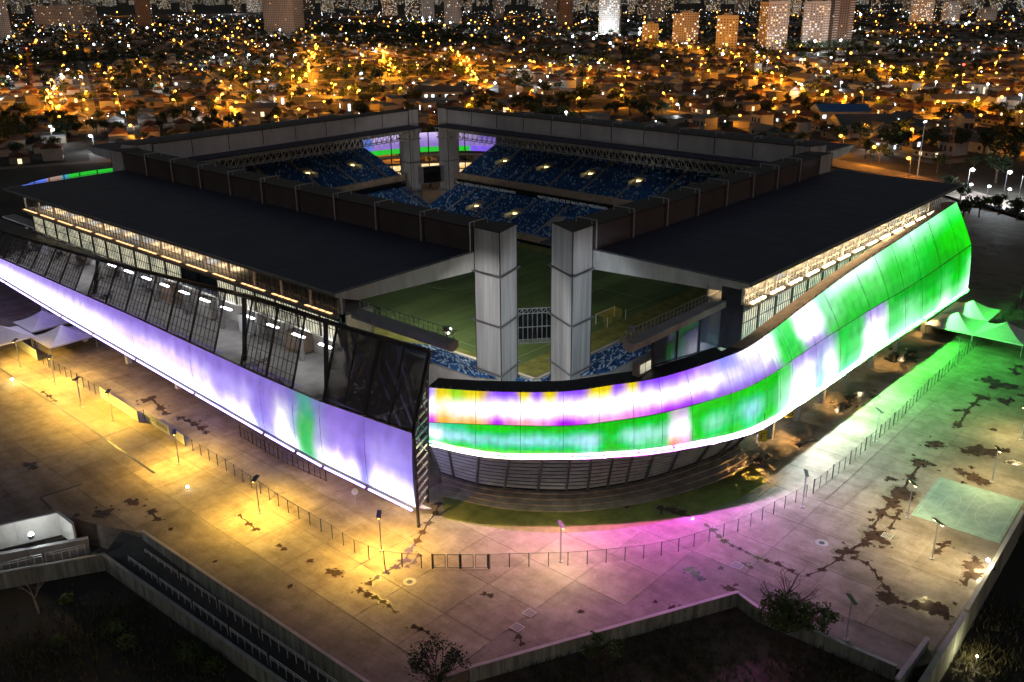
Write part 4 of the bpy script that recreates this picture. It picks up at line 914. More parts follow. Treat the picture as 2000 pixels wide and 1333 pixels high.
# ---------------- membranes of the two far corners, seen across the bowl
def far_screen(pts, z0, z1, z2, label, tabf):
    rail = cat([Vector((*p, 0)) for p in pts], 61); e = empty("light_facade", rail[30], label=label, cat="facade")
    for k in range(6):
        for row, (za, zb_) in enumerate(((z0, z1), (z1, z2))):
            grid = [[Vector((rail[i].x, rail[i].y, za + (zb_ - za) * j / 5)) for j in range(6)] for i in range(k * 10, k * 10 + 11)]
            link("membrane", led_mesh("membrane", grid, lambda i, j, k=k, row=row: tabf((k * 10 + i) / 60, row, j / 5)), e)
        b = MB(); i = k * 10; b.bar(Vector((rail[i].x, rail[i].y, 0)), Vector((rail[i].x, rail[i].y, z2)), .35); b.obj("rib", M["dsteel"], e)
    return e, rail
def fcol(t, row, v):
    if row == 0: return [(.02, .55, .03), (.1, .6, .3)][0] if .1 < t < .7 else (.2, .1, .8)
    if t < .18: return (.03, .4 * (1 - v * .4), .06)
    if t < .24: return (.1, .2, .7)
    w = v * v * 1.0; return (.25 + .5 * w * (t < .75), .16 + .45 * w * (t < .75), .55 + .45 * w)
e, rl = far_screen([(86, 178), (100, 176.5), (114, 173), (128, 166), (139, 156), (145, 144), (147, 130)], 14.6, 16.6, 22.4, "far corner facade glowing violet and green behind the far pylons", fcol)
for k in range(6):
    b = MB()
    for i in range(k * 10, k * 10 + 10):
        p, q = rl[i], rl[i + 1]; n_ = Vector((-(q - p).y, (q - p).x, 0)).normalized() * 2.0
        b.face([(p.x, p.y, 5.2), (q.x, q.y, 5.2), (q.x, q.y, 9.8), (p.x, p.y, 9.8)])
    b.obj("lit_concourse", M["glassl"], e, fix=False)
for z, w in ((13.2, 3.0), (10.3, 3.0), (4.9, 3.0), (7.4, .4)):
    b = MB()
    for i in range(60): b.bar(Vector((rl[i].x, rl[i].y, z)), Vector((rl[i + 1].x, rl[i + 1].y, z)), w, .5)
    b.obj("concourse_slab", M["tan"], e)
for k in range(12):
    b = MB(); i = k * 5; b.bar(Vector((rl[i].x - 1.6, rl[i].y - 1.6, 0)), Vector((rl[i + 3].x - 1.6, rl[i + 3].y - 1.6, 10)), .35); b.obj("brace", M["dsteel"], e)
def fcol2(t, row, v): return (.02, .55, .03) if t > .55 else ((.05, .35, .5) if t > .48 else ((.4, .25, .2) if t > .3 else (.1, .2, .9)))
fw_ = [at(x, y, 17.5) for x, y in ((40, 352), (70, 343), (105, 335), (140, 329), (180, 323), (222, 318))]
far_screen([(p.x, p.y) for p in fw_], 11, 13.6, 15.6, "distant green and blue glowing corner beyond the near left roof", fcol2)

# floodlights added on the two balcony ends to brighten the near pylons
for k, (p, tgt, en) in enumerate(((Vector((-42.2, -18.4, 28.6)), Vector((-10, 0, 12)), 34000), (Vector((-24.2, -39.4, 28.6)), Vector((-3, -10, 18)), 15000))):
    b = MB(); b.box(p.x - .35, p.x + .35, p.y - .35, p.y + .35, p.z - .3, p.z + .3); b.tube((p.x, p.y, p.z - 2.1), (p.x, p.y, p.z - .3), .08, 6); hl = b.obj("added_pylon_flood", M["steel"], eL if k == 0 else eR)
    ld = bpy.data.lights.new("flood_or_fill_bulb", 'SPOT'); ld.energy = en; ld.color = (1, .95, .9) if k == 0 else (.85, .92, 1); ld.spot_size = R_(62); ld.spot_blend = .6; ld.shadow_soft_size = .25; o = bpy.data.objects.new("flood_or_fill_bulb", ld); COL.objects.link(o)
    d = (tgt - p).normalized(); e = eL if k == 0 else eR; o.parent = e; o.matrix_parent_inverse = Matrix.Translation(-Vector(e.location)); o.location = p + d * 1.2; o.rotation_euler = d.to_track_quat('-Z', 'Y').to_euler()

# warm lamps under the right part of the facade, each throwing an orange pool
for k, (x, y) in enumerate(((1478, 868), (1535, 808), (1640, 738), (1742, 664), (1815, 610))):
    p = at(x, y, 5.6); b = MB(); b.tube(p, p + Vector((0, 0, 4.4)), .04, 5); b.tube(p + Vector((0, 0, -.25)), p + Vector((0, 0, .2)), .28, 10, .12); hl = b.obj("undercroft_pendant", M["steel"], eC)
    ld = bpy.data.lights.new("pendant_bulb", 'SPOT'); ld.energy = 2600; ld.color = (1, .58, .20); ld.spot_size = R_(120); ld.spot_blend = .9; ld.shadow_soft_size = .2; o = bpy.data.objects.new("pendant_bulb", ld); COL.objects.link(o)
    o.parent = eC; o.matrix_parent_inverse = Matrix.Translation(-Vector(eC.location)); o.location = p - Vector((0, 0, .35))

# two floodlights added under the near roofs to brighten the far corner
for k, (p, tgt) in enumerate(((Vector((-21.0, 60.0, 25.6)), Vector((108, 143, 17))), (Vector((60, -16.0, 25.6)), Vector((112, 130, 8))))):
    e = eL if k == 0 else eR; b = MB(); b.box(p.x - .5, p.x + .5, p.y - .5, p.y + .5, p.z + .1, p.z + .6); b.obj("added_stadium_flood", M["steel"], e)
    ld = bpy.data.lights.new("flood_or_fill_bulb", 'SPOT'); ld.energy = 80000 if k == 0 else 14000; ld.color = (1, .95, .88); ld.spot_size = R_(26 if k == 0 else 60); ld.spot_blend = .8; ld.shadow_soft_size = .6; o = bpy.data.objects.new("flood_or_fill_bulb", ld); COL.objects.link(o)
    d = (tgt - p).normalized(); o.parent = e; o.matrix_parent_inverse = Matrix.Translation(-Vector(e.location)); o.location = p - Vector((0, 0, .2)); o.rotation_euler = d.to_track_quat('-Z', 'Y').to_euler()

# ================================================================== plaza furniture
def lamp_light(parent, loc, col_, energy, spot=True, r=.14):
    ld = bpy.data.lights.new("lamp_light", 'SPOT' if spot else 'POINT'); ld.energy = energy; ld.color = col_; ld.shadow_soft_size = r
    if spot: ld.spot_size = R_(166); ld.spot_blend = .9
    if spot:                                   # wide even distribution of a road luminaire
        ld.use_nodes = True; nn = ld.node_tree.nodes; fo = nn.new('ShaderNodeLightFalloff'); fo.inputs['Strength'].default_value = 1.0; fo.inputs['Smooth'].default_value = 380.0; ld.node_tree.links.new(fo.outputs['Quadratic'], nn['Emission'].inputs['Strength'])
    o = bpy.data.objects.new("lamp_light", ld); COL.objects.link(o); o.parent = parent; o.location = loc
    return o
YL, CR, PK = (1.0, .61, .09), (1.0, .80, .36), (1.0, .76, .36)
LG = 15.5
def lamp_post(px, py, label, light=None, energy=0, h=6.0, ang=.5):
    p = at(px, py); e = empty("lamp_post", p, ang, label, "lamp post", "lamp posts on the plaza")
    b = MB(); b.tube((0, 0, 0), (0, 0, h), .085, 8, .06); b.obj("pole", M["gpost"], e, False)
    b = MB(); b.prism([(.35 * math.cos(k * .785), .35 * math.sin(k * .785)) for k in range(8)], 0, .12); b.obj("base_plate", M["conc"], e, False)
    b = MB(); b.hexa([(-1.05, -.32, h + .02), (1.05, -.32, h + .02), (1.05, .32, h + .16), (-1.05, .32, h + .16), (-1.05, -.32, h + .08), (1.05, -.32, h + .08), (1.05, .32, h + .22), (-1.05, .32, h + .22)]); hd = b.obj("solar_panel", M["dsteel"], e, False)
    for s_ in (-1, 1):
        b = MB(); b.box(s_ * .75 - .22, s_ * .75 + .22, -.12, .12, h - .12, h - .02); b.obj("luminaire", emis("plaza_lamp", light, 6.0, False) if light else M["steel"], e, False)
    if light: lamp_light(e, (0, 0, h - .3), light, energy * LG)
LP = [(40, 716, "lamp post in front of the leftmost cream tent", YL, 9000), (108, 750, "lamp post beside the left white tents", YL, 14000), (160, 796, "lamp post at the dark fence between tents and hoarding", YL, 9000), (221, 822, "lamp post in front of the blank white hoarding", YL, 10000), (350, 906, "lamp post beside the lettered hoarding", YL, 11000),
      (507, 1002, "lamp post in the brightest yellow pool on the left plaza", YL, 15000), (745, 1076, "lamp post between the facade end and the double gate", YL, 15000), (1095, 1097, "lamp post right of the double gate in the pink light", PK, 3600),
      (1567, 991, "lamp post at the end of the panel fence near the magenta band", None, 0), (1709, 862, "lamp post along the panel fence below the light facade", None, 0), (1866, 712, "lamp post at the panel fence in front of the green tents", None, 0), (1990, 600, "lamp post behind the right-hand tents", None, 0),
      (1772, 1012, "lamp post standing in the longest puddle", CR, 2600), (1820, 1092, "lamp post with wide solar panel below the painted court", CR, 3000), (1937, 942, "lamp post at the upper corner of the painted court", CR, 3600), (1652, 1250, "lamp post on the lower edge wall right of the leafy tree", None, 0), (1994, 860, "lamp post at the right edge of the photo above the court", CR, 3600)]
for k, (x, y, lab, c, en) in enumerate(LP): lamp_post(x, y, lab, c, en, ang=.8 + .25 * math.sin(k * 2.1))

def poly_pts(pl, step):
    pts = [at(*p) for p in pl]; out = [pts[0]]; acc = 0
    for a, c in zip(pts, pts[1:]):
        L = (c - a).length; d = step - acc
        while d < L: out.append(a.lerp(c, d / L)); d += step
        acc = L - (d - step)
    return out
def fence(pl, label, step=2.75, h=2.3, framed=False):
    pts = poly_pts(pl, step); e = empty("fence", pts[len(pts) // 2], label=label, cat="fence")
    for k, p in enumerate(pts):
        b = MB(); r = .10 if framed and k % 3 == 0 else .06
        b.tube(p, p + Vector((0, 0, h + (.25 if framed and k % 3 == 0 else 0))), r, 6); b.obj("post", M["post"], e)
    for p, q in zip(pts, pts[1:]):
        b = MB(); b.face([p + Vector((0, 0, .1)), q + Vector((0, 0, .1)), q + Vector((0, 0, h - .05)), p + Vector((0, 0, h - .05))])
        w = b.obj("wire_panel", M["wire"], e)
        b = MB(); b.bar(p + Vector((0, 0, h - .05)), q + Vector((0, 0, h - .05)), .045 if framed else .03)
        if framed: b.bar(p + Vector((0, 0, .1)), q + Vector((0, 0, .1)), .05); b.bar(p + Vector((0, 0, h * .5)), q + Vector((0, 0, h * .5)), .03)
        b.obj("rail", M["post"], w)
fence([(75, 706), (150, 748), (196, 776)], "dark fence between the left tents and the blank hoarding")
fence([(272, 826), (285, 821)], "short dark fence piece between the two hoardings", step=1.2)
fence([(362, 872), (450, 925), (560, 1000), (640, 1046), (700, 1085), (760, 1106), (842, 1111)], "wire fence on thin posts across the yellow plaza up to the gate")
fence([(957, 1110), (1000, 1108), (1060, 1107), (1125, 1105), (1190, 1099), (1255, 1092), (1320, 1080), (1376, 1062), (1450, 1036), (1520, 1000), (1585, 966)], "wire fence on thin posts curving through the pink light")
fence([(1588, 964), (1650, 916), (1755, 822), (1800, 775), (1895, 686), (1950, 640), (1998, 590)], "framed panel fence running up to the green lit tents", step=2.2, h=2.4, framed=True)
fence([(470, 853), (560, 906), (642, 942)], "dark railing in the shade below the left light facade", step=1.4, h=2.0, framed=True)
a, c = at(845, 1111), at(954, 1111); e = empty("gate", a.lerp(c, .5), label="black double gate in the wire fence", cat="gate")
for k in (0, 2, 4):
    b = MB(); p = a.lerp(c, k / 4); b.tube(p, p + Vector((0, 0, 2.45)), .11, 7); b.obj("gatepost", M["post"], e)
for k in range(4):
    p, q = a.lerp(c, k / 4 + .02), a.lerp(c, (k + 1) / 4 - .02); b = MB(); up = Vector((0, 0, 1))
    b.bar(p + up * .15, q + up * .15, .07); b.bar(p + up * 2.3, q + up * 2.3, .07); b.bar(p + up * .15, p + up * 2.3, .06); b.bar(q + up * .15, q + up * 2.3, .06); b.obj("leaf_frame", M["post"], e)
    b = MB(); b.face([p + up * .2, q + up * .2, q + up * 2.25, p + up * 2.25]); b.obj("wire_panel", M["wire"], e)
# hoardings
for k, (p0, p1, h, lab) in enumerate([((33, 677), (74, 705), 2.4, "white hoarding panel below the left white tents"), ((197, 777), (271, 826), 2.4, "long blank white hoarding on the left plaza"), ((284, 821), (331, 852), 2.0, "pale hoarding with two words of dark lettering"), ((341, 857), (361, 871), 2.0, "small torn pale hoarding next to a lamp post")]):
    a, c = at(*p0), at(*p1); e = empty("hoarding", a.lerp(c, .5), label=lab, cat="hoarding"); d = (c - a).normalized(); n_ = Vector((d.y, -d.x, 0))
    if n_.dot(CAM - a) < 0: n_ = -n_
    nP = max(1, int((c - a).length / 4.2))
    for q in range(nP):
        s_, t_ = a.lerp(c, q / nP + .003), a.lerp(c, (q + 1) / nP - .003); b = MB(); up = Vector((0, 0, 1))
        b.hexa([s_ + up * .15, t_ + up * .15, t_ - n_ * .08 + up * .15, s_ - n_ * .08 + up * .15, s_ + up * h, t_ + up * h, t_ - n_ * .08 + up * h, s_ - n_ * .08 + up * h]); b.obj("panel", M["hoard"], e)
    b = MB()
    for q in range(nP + 1): r = a.lerp(c, q / nP) - n_ * .1; b.bar(r, r + Vector((0, 0, h)), .08); b.bar(r - n_ * 1.0, r + Vector((0, 0, h * .7)), .06)
    b.obj("brace", M["steel"], e)
    if k == 2: text("PORTÃO BRANCO", 1.02, a + d * .5 + n_ * .02 + Vector((0, 0, .72)), d, (0, 0, 1), M["ink"], e)
# tents
def tent(px, py, label, h=5.7, half=5.2, group=None):
    p = at(px, py, h); e = empty("tent", (p.x, p.y, 0), 0, label, "tent", "white pyramid tents on the plaza"); z = 3.0
    b = MB(); N_ = 6
    cs = [(-half, -half), (half, -half), (half, half), (-half, half)]
    for i in range(4):
        A, B = cs[i], cs[(i + 1) % 4]; prev = None
        for k in range(N_ + 1):
            f = k / N_; q = (1 - f); zz = z + (h - z) * (f ** 1.5); r = [(A[0] * q, A[1] * q, zz), (B[0] * q, B[1] * q, zz)]
            if prev and k < N_: b.face([prev[0], prev[1], r[1], r[0]])
            elif prev: b.face([prev[0], prev[1], (0, 0, h)])
            prev = r
    b.obj("canopy", M["tent"], e, False)
    for i in range(4):
        A, B = cs[i], cs[(i + 1) % 4]; b = MB(); b.hexa([(*A, z - .35), (*B, z - .35), (B[0] * .99, B[1] * .99, z - .35), (A[0] * .99, A[1] * .99, z - .35), (*A, z), (*B, z), (B[0] * .99, B[1] * .99, z), (A[0] * .99, A[1] * .99, z)]); b.obj("valance", M["tent"], e, False)
        b = MB(); b.tube((A[0] * .98, A[1] * .98, 0), (A[0] * .98, A[1] * .98, z), .07, 7); b.obj("leg", M["gpost"], e, False)
tent(1871, 610, "front left pyramid tent lit green beside the facade end"); tent(1901, 587, "rear pyramid tent lit green behind the other two right-hand tents"); tent(1966, 629, "pyramid tent lit green at the right edge of the photo")
tent(82, 607, "rear lilac lit pyramid tent by the left facade"); tent(119, 635, "front lilac lit pyramid tent by the left facade"); tent(0, 636, "cream lit pyramid tent cut by the left edge of the photo")
# satellite dish
p = at(694, 984); e = empty("satellite_dish", p, label="small white satellite dish on a pole at the foot of the left facade", cat="satellite dish")
b = MB(); b.tube((0, 0, 0), (.1, 0, 1.9), .06, 6); b.obj("pole", M["gpost"], e, False)
b = MB(); n_ = Vector((-.55, -.6, .55)).normalized(); u_ = n_.cross(Vector((0, 0, 1))).normalized(); w_ = n_.cross(u_); prev = None
for k in range(5):
    r = .11 * (k + 1); ring = [Vector((.1, 0, 2.1)) + (u_ * math.cos(t * .524) + w_ * math.sin(t * .524)) * r + n_ * (.28 * (r / .55) ** 2 * .6) for t in range(12)]
    if prev is None: b.face(ring)
    else:
        for t in range(12): b.face([prev[t], prev[(t + 1) % 12], ring[(t + 1) % 12], ring[t]])
    prev = ring
b.obj("dish", M["white"], e, False)
b = MB(); b.tube(Vector((.1, 0, 2.1)) + w_ * -.7, Vector((.1, 0, 2.1)) + n_ * .9, .03, 5); b.obj("feed_arm", M["gpost"], e, False)

# ================================================================== foreground: walls, ramp, railings, wild ground
def wall_run(pl, z0, z1, th, label, mt=None, name="retaining_wall", ztops=None, zref=0):
    pts = [at(x, y, zref) for x, y in pl]; e = empty(name, pts[0].lerp(pts[-1], .5), label=label, cat="wall")
    for k, (p, q) in enumerate(zip(pts, pts[1:])):
        d = q - p; d.z = 0; L = d.length; d.normalize(); n_ = Vector((d.y, -d.x, 0)) * th; nseg = max(1, int(L / 6))
        for s_ in range(nseg):
            a, c = p.lerp(q, s_ / nseg) + d * .02, p.lerp(q, (s_ + 1) / nseg) - d * .02; b = MB(); V = lambda v, z: Vector((v.x, v.y, z))
            b.hexa([V(a, z0), V(c, z0), V(c + n_, z0), V(a + n_, z0), V(a, z1), V(c, z1), V(c + n_, z1), V(a + n_, z1)]); b.obj("wall_panel", mt or M["wallc"], e)
        b = MB(); a, c = p, q; b.hexa([V(a - n_ * .25, z1 + .01), V(c - n_ * .25, z1 + .01), V(c + n_ * 1.25, z1 + .01), V(a + n_ * 1.25, z1 + .01), V(a - n_ * .25, z1 + .12), V(c - n_ * .25, z1 + .12), V(c + n_ * 1.25, z1 + .12), V(a + n_ * 1.25, z1 + .12)]); b.obj("coping", M["conc"], e)
    return e
wall_run([(915, 1309), (1440, 1161)], -4.4, .45, .35, "long stained retaining wall along the lower edge of the plaza")
wall_run([(1441, 1161), (1483, 1191), (1752, 1305)], -4.4, .35, .35, "low retaining wall behind the leafy foreground tree")
wall_run([(1745, 1345), (1806, 1262)], -4.4, 1.3, .4, "short free standing wall end in the lower right corner")
wall_run([(1998, 1012), (1888, 1206)], -4.4, 1.1, .35, "tall boundary wall along the right edge of the plaza")
wall_run([(1888, 1210), (1800, 1350)], -4.4, .9, .45, "bright topped boundary wall running out of the lower right corner")
wall_run([(280, 1042), (728, 1344)], -4.4, .5, .3, "wall between the plaza and the sunken ramp")
wall_run([(203, 1082), (575, 1345)], -5.5, -1.5, .35, "outer stained wall of the sunken ramp", zref=-1.5)
wall_run([(-60, 1128), (203, 1082)], -5.5, -1.5, .35, "stained wall crossing below the flood-lit wall at left", zref=-1.5)
wall_run([(-60, 1048), (116, 1008)], -3, .9, .3, "white flood-lit wall at the left edge of the photo", M["cream"], zref=.2)
wall_run([(116, 1008), (146, 1031)], -3, .9, .3, "short white return of the flood-lit wall", M["cream"], zref=.2)
wall_run([(-60, 1092), (172, 1050)], -4.5, -.4, .5, "grey ledge below the flood-lit wall", M["conc"], zref=-.4)
r4 = [at(240, 1035, -.3), at(203, 1082, -2.2), at(575, 1345, -3.2), at(728, 1350, -3.2), at(280, 1042, -.6)]
b = MB(); b.face([(p.x, p.y, p.z) for p in r4]); b.obj("ramp", M["asphalt"], kind="structure", fix=False)
bk = [at(x, y, -1.7) for x, y in ((700, 1420), (900, 1322), (1442, 1170), (1484, 1200), (1750, 1312), (1790, 1330), (1760, 1480), (1100, 1600), (600, 1560))]
b = MB(); b.prism([(p.x, p.y) for p in bk], -5, -1.7); b.obj("embankment", M["soil"], kind="structure")
def rail_run(p0, p1, z, n, label):
    a, c = at(*p0, z), at(*p1, z)
    for k in range(n):
        s_, t_ = a.lerp(c, (k + .04) / n), a.lerp(c, (k + .96) / n); e = empty("ramp_railing", s_.lerp(t_, .5), label=label, cat="railing", group=label)
        b = MB(); up = Vector((0, 0, 1)); b.tube(s_ + up, t_ + up, .06, 6); b.tube(s_ + up * .65, t_ + up * .65, .05, 6); b.obj("handrail", M["white"], e)
        for q in range(6):
            b = MB(); r = s_.lerp(t_, q / 5); b.tube(r - up * .8, r + up, .05, 6); b.obj("baluster", M["white"], e)
rail_run((282, 1082), (700, 1372), -1.8, 5, "pale tube railing on the plaza side of the sunken ramp")
rail_run((250, 1096), (610, 1352), -2.2, 5, "pale tube railing on the outer side of the sunken ramp")
rail_run((0, 1113), (170, 1075), -1.4, 2, "pale tube railing below the flood-lit wall")
# flood lamp on the left wall
p = at(62, 1052, .4); e = empty("flood_lamp", p, label="dazzling white flood lamp on the ledge by the left wall", cat="lamp")
b = MB(); b.box(-.35, .35, -.25, .25, 0, .55); b.obj("housing", M["steel"], e, False)
b = MB(); b.ball((.1, .25, .55), .36, 10, 6); b.obj("lens", emis("flood_lens", (.85, .93, 1), 40, False), e, False)
lamp_light(e, (.3, .3, 1.1), (.85, .93, 1.0), 800, False, .2)
p = at(1929, 1098, 1.2); e = empty("wall_lamp", p, label="small white lamp on the right boundary wall", cat="lamp"); b = MB(); b.ball((0, 0, .3), .26, 8, 6); b.obj("globe", emis("wall_globe", (.95, .97, 1), 25, False), e, False); b = MB(); b.tube((0, 0, -.3), (0, 0, .15), .05, 6); b.obj("stem", M["steel"], e, False); lamp_light(e, (-.6, .5, .9), (1, .9, .55), 1500, False, .2)
p = at(1905, 1300, -4); e = empty("garden_lamp", p, label="lamp in the grass beyond the lower right wall", cat="lamp"); b = MB(); b.tube((0, 0, 0), (0, 0, 1.3), .06, 6); b.obj("stem", M["steel"], e, False); b = MB(); b.ball((0, 0, 1.4), .15, 8, 6); b.obj("globe", emis("garden_globe", (1, .9, .6), 12, False), e, False); lamp_light(e, (-.4, .2, 1.9), (1, .88, .5), 420, False, .2)
p = at(25, 747); e = empty("ground_lamp", p, label="bright small lamp on the plaza left of the drain channel", cat="lamp"); b = MB(); b.tube((0, 0, 0), (0, 0, .5), .07, 6); b.obj("stem", M["steel"], e, False); b = MB(); b.ball((0, 0, .65), .28, 8, 6); b.obj("globe", emis("ground_globe", (1, .9, .6), 20, False), e, False); lamp_light(e, (0, 0, 1.6), (1, .8, .35), 600, False, .2)
p = at(367, 958); e = empty("ground_lamp", p, label="bright small lamp on the yellow plaza near the fence", cat="lamp"); b = MB(); b.tube((0, 0, 0), (0, 0, .5), .07, 6); b.obj("stem", M["steel"], e, False); b = MB(); b.ball((0, 0, .65), .26, 8, 6); b.obj("globe", emis("ground_globe", (1, .92, .6), 20, False), e, False)

# ---------------- vegetation
def foliage(b, blobs, n, size):
    for _ in range(n):
        c, r = random.choice(blobs); t = random.random() ** .4
        v = Vector((random.gauss(0, 1), random.gauss(0, 1), random.gauss(0, 1))).normalized(); p = Vector(c) + Vector((v.x * r[0], v.y * r[1], v.z * r[2])) * t
        s_ = size * random.uniform(.6, 1.3); a = Vector((random.gauss(0, 1), random.gauss(0, 1), random.gauss(0, .6))).normalized(); q = a.cross(Vector((random.gauss(0, 1), random.gauss(0, 1), random.gauss(0, 1)))).normalized()
        b.face([p - a * s_, p + q * s_ * .5, p + a * s_, p - q * s_ * .5])
def limbs(b, base, h, n, spread, r, twig=3, seed=1):
    rnd = random.Random(seed); tips = []
    top = Vector(base) + Vector((rnd.uniform(-.3, .3), rnd.uniform(-.3, .3), h * .45)); b.tube(base, top, r, 8, r * .65)
    for k in range(n):
        a = 6.283 * k / n + rnd.uniform(-.4, .4); s0 = Vector(base).lerp(top, rnd.uniform(.55, 1)); m1 = s0 + Vector((math.cos(a) * spread * .45, math.sin(a) * spread * .45, h * rnd.uniform(.15, .3))); b.tube(s0, m1, r * .5, 6, r * .3)
        for q in range(twig):
            m2 = m1 + Vector((math.cos(a + rnd.uniform(-.9, .9)) * spread * .5, math.sin(a + rnd.uniform(-.9, .9)) * spread * .5, h * rnd.uniform(.08, .32))); b.tube(m1, m2, r * .28, 5, r * .12); tips.append(m2)
            for w in range(2):
                m3 = m2 + Vector((rnd.uniform(-1, 1) * spread * .3, rnd.uniform(-1, 1) * spread * .3, h * rnd.uniform(.02, .16))); b.tube(m2, m3, r * .12, 4, r * .05); tips.append(m3)
    return tips
def fg_tree(px, py, z, h, spread, nleaf, size, label, leafm, barkm, name="tree", bare=False, seed=3, twig=4, n=6):
    base = at(px, py, z); e = empty(name, base, label=label, cat="tree"); b = MB(); tips = limbs(b, base, h, n, spread, h * .028, twig, seed); b.obj("trunk", barkm, e)
    if nleaf:
        b = MB(); bl = [(t, (spread * .28, spread * .28, h * .10)) for t in tips if (t - base).z < h * (.62 if bare else 2)]
        foliage(b, bl or [(base + Vector((0, 0, h * .5)), (spread, spread, h * .3))], nleaf, size); b.obj("crown", leafm, e, fix=False)
fg_tree(1528, 1240, -1.7, 7.4, 3.3, 3000, .22, "half bare leafy tree behind the low wall at lower right", M["leaf"], M["bark"], bare=True, seed=5, twig=6, n=8)
fg_tree(1592, 1252, -1.7, 4.2, 2.2, 1100, .2, "low leafy bush growing against the wall right of the half bare tree", M["leaf"], M["bark"], "bush", seed=11)
fg_tree(1182, 1322, -1.7, 5.0, 1.9, 1300, .2, "small bright green tree below the long retaining wall", M["leaf"], M["bark"], seed=8)
fg_tree(858, 1372, -1.7, 7.2, 2.6, 1500, .17, "dark wispy tree at the bottom edge near the ramp", M["leafd"], M["bark"], seed=13, twig=6, n=8)
fg_tree(76, 1200, -4.2, 7.0, 2.0, 0, .1, "bare pale tree in the dark lower left ground", M["leaf"], M["palebark"], seed=21, twig=3, n=4)
b = MB()
for (cx, cy, n, r) in ((200, 1250, 900, 13), (380, 1290, 700, 8), (60, 1290, 500, 9), (1300, 1290, 900, 11), (1600, 1310, 600, 8), (1100, 1330, 400, 8), (1920, 1290, 700, 6), (1960, 1210, 300, 6), (230, 1200, 300, 6)):
    gzz = -1.7 if 850 < cx < 1800 else -4.2; c = at(cx, cy, gzz)
    for _ in range(n):
        p = c + RH * random.gauss(0, r * .5) + FH * random.gauss(0, r * .35); a = random.uniform(0, 6.28); w = Vector((math.cos(a), math.sin(a), 0)) * .12; t = Vector((random.gauss(0, .25), random.gauss(0, .25), random.uniform(.35, 1.2)))
        b.face([p - w, p + w, p + t])
o = b.obj("wild_grass", M["grass"], kind="stuff", fix=False); tag(o, "dark wild grass and weeds in the low ground below the plaza walls", "grass")
for k, (x, y, s_) in enumerate(((225, 1235, 1.2), (250, 1262, 1.3), (130, 1180, 1.0), (370, 1290, 1.6), (420, 1310, 1.3), (110, 1262, .9))):
    p = at(x, y, -4.2); e = empty("bush", p, label="small weedy bush in the dark ground at lower left", cat="bush", group="weedy bushes at lower left"); b = MB(); foliage(b, [(p + Vector((random.uniform(-.6, .6), random.uniform(-.6, .6), s_ * .7)), (s_, s_, s_ * .8)) for _ in range(4)], 320, .2); b.obj("foliage", M["leaf"], e, fix=False)
    b = MB(); b.tube(p, p + Vector((0, 0, s_)), .05, 5); b.obj("stem", M["bark"], e)

# ================================================================== the city beyond
rc = random.Random(42)
OR, WH = (1.0, .34, .015), (.86, .95, 1.0)
M["bulbo"] = emis("sodium_bulb", (1.0, .42, .05), 5.0, False); M["bulbw"] = emis("white_bulb", (.88, .96, 1.0), 8.0, False)
M["winw"] = emis("lit_window_warm", (1.0, .78, .45), 1.6, False); M["winc"] = emis("lit_window_cool", (.85, .95, 1.0), 1.9, False); M["wino"] = emis("lit_window_orange", (1.0, .55, .18), 1.5, False)
M["dblue"] = mat("blue_roof", (.03, .14, .42), .5, var=.2)

# ---- street lamps: one of each colour, then copies
def lamp_proto(col_, bulb, energy, name="street_lamp"):
    e = empty(name); b = MB(); b.tube((0, 0, 0), (0, 0, 8.2), .13, 6, .09); b.tube((0, 0, 8.0), (1.5, 0, 8.6), .07, 5); b.obj("pole", M["steel"], e, False)
    b = MB(); b.ball((1.6, 0, 8.5), .9, 8, 6, (1, 1, .7)); b.obj("lamp_head", bulb, e, False)
    ld = bpy.data.lights.new("bulb", 'POINT'); ld.energy = energy; ld.color = col_; ld.shadow_soft_size = .7
    o = bpy.data.objects.new("bulb", ld); COL.objects.link(o); o.parent = e; o.location = (1.6, 0, 7.3)
    return e
protoO = lamp_proto(OR, M["bulbo"], 9000); protoW = lamp_proto(WH, M["bulbw"], 5000)
protoA = lamp_proto(OR, M["bulbo"], 30000)
used = {0: False, 1: False, 2: False}; lampcount = [0, 0, 0]
def street_lamp(p, white, rz=0.0, scale=1.0, label=None, strong=False):
    k = 1 if white else 2 if strong else 0; pr = protoW if white else protoA if strong else protoO
    o = pr if not used[k] else copy_tree(pr); used[k] = True; lampcount[k] += 1
    o.location = p; o.rotation_euler = (0, 0, rz); o.scale = (scale,) * 3
    dq, sq = dsof(Vector(p)); lab = label or (("white" if white else "orange") + " street lamp, " + ZONE(sq, dq))
    tag(o, lab, "street lamp", lab if label is None else None)
    if label is not None and "group" in o: del o["group"]
    return o

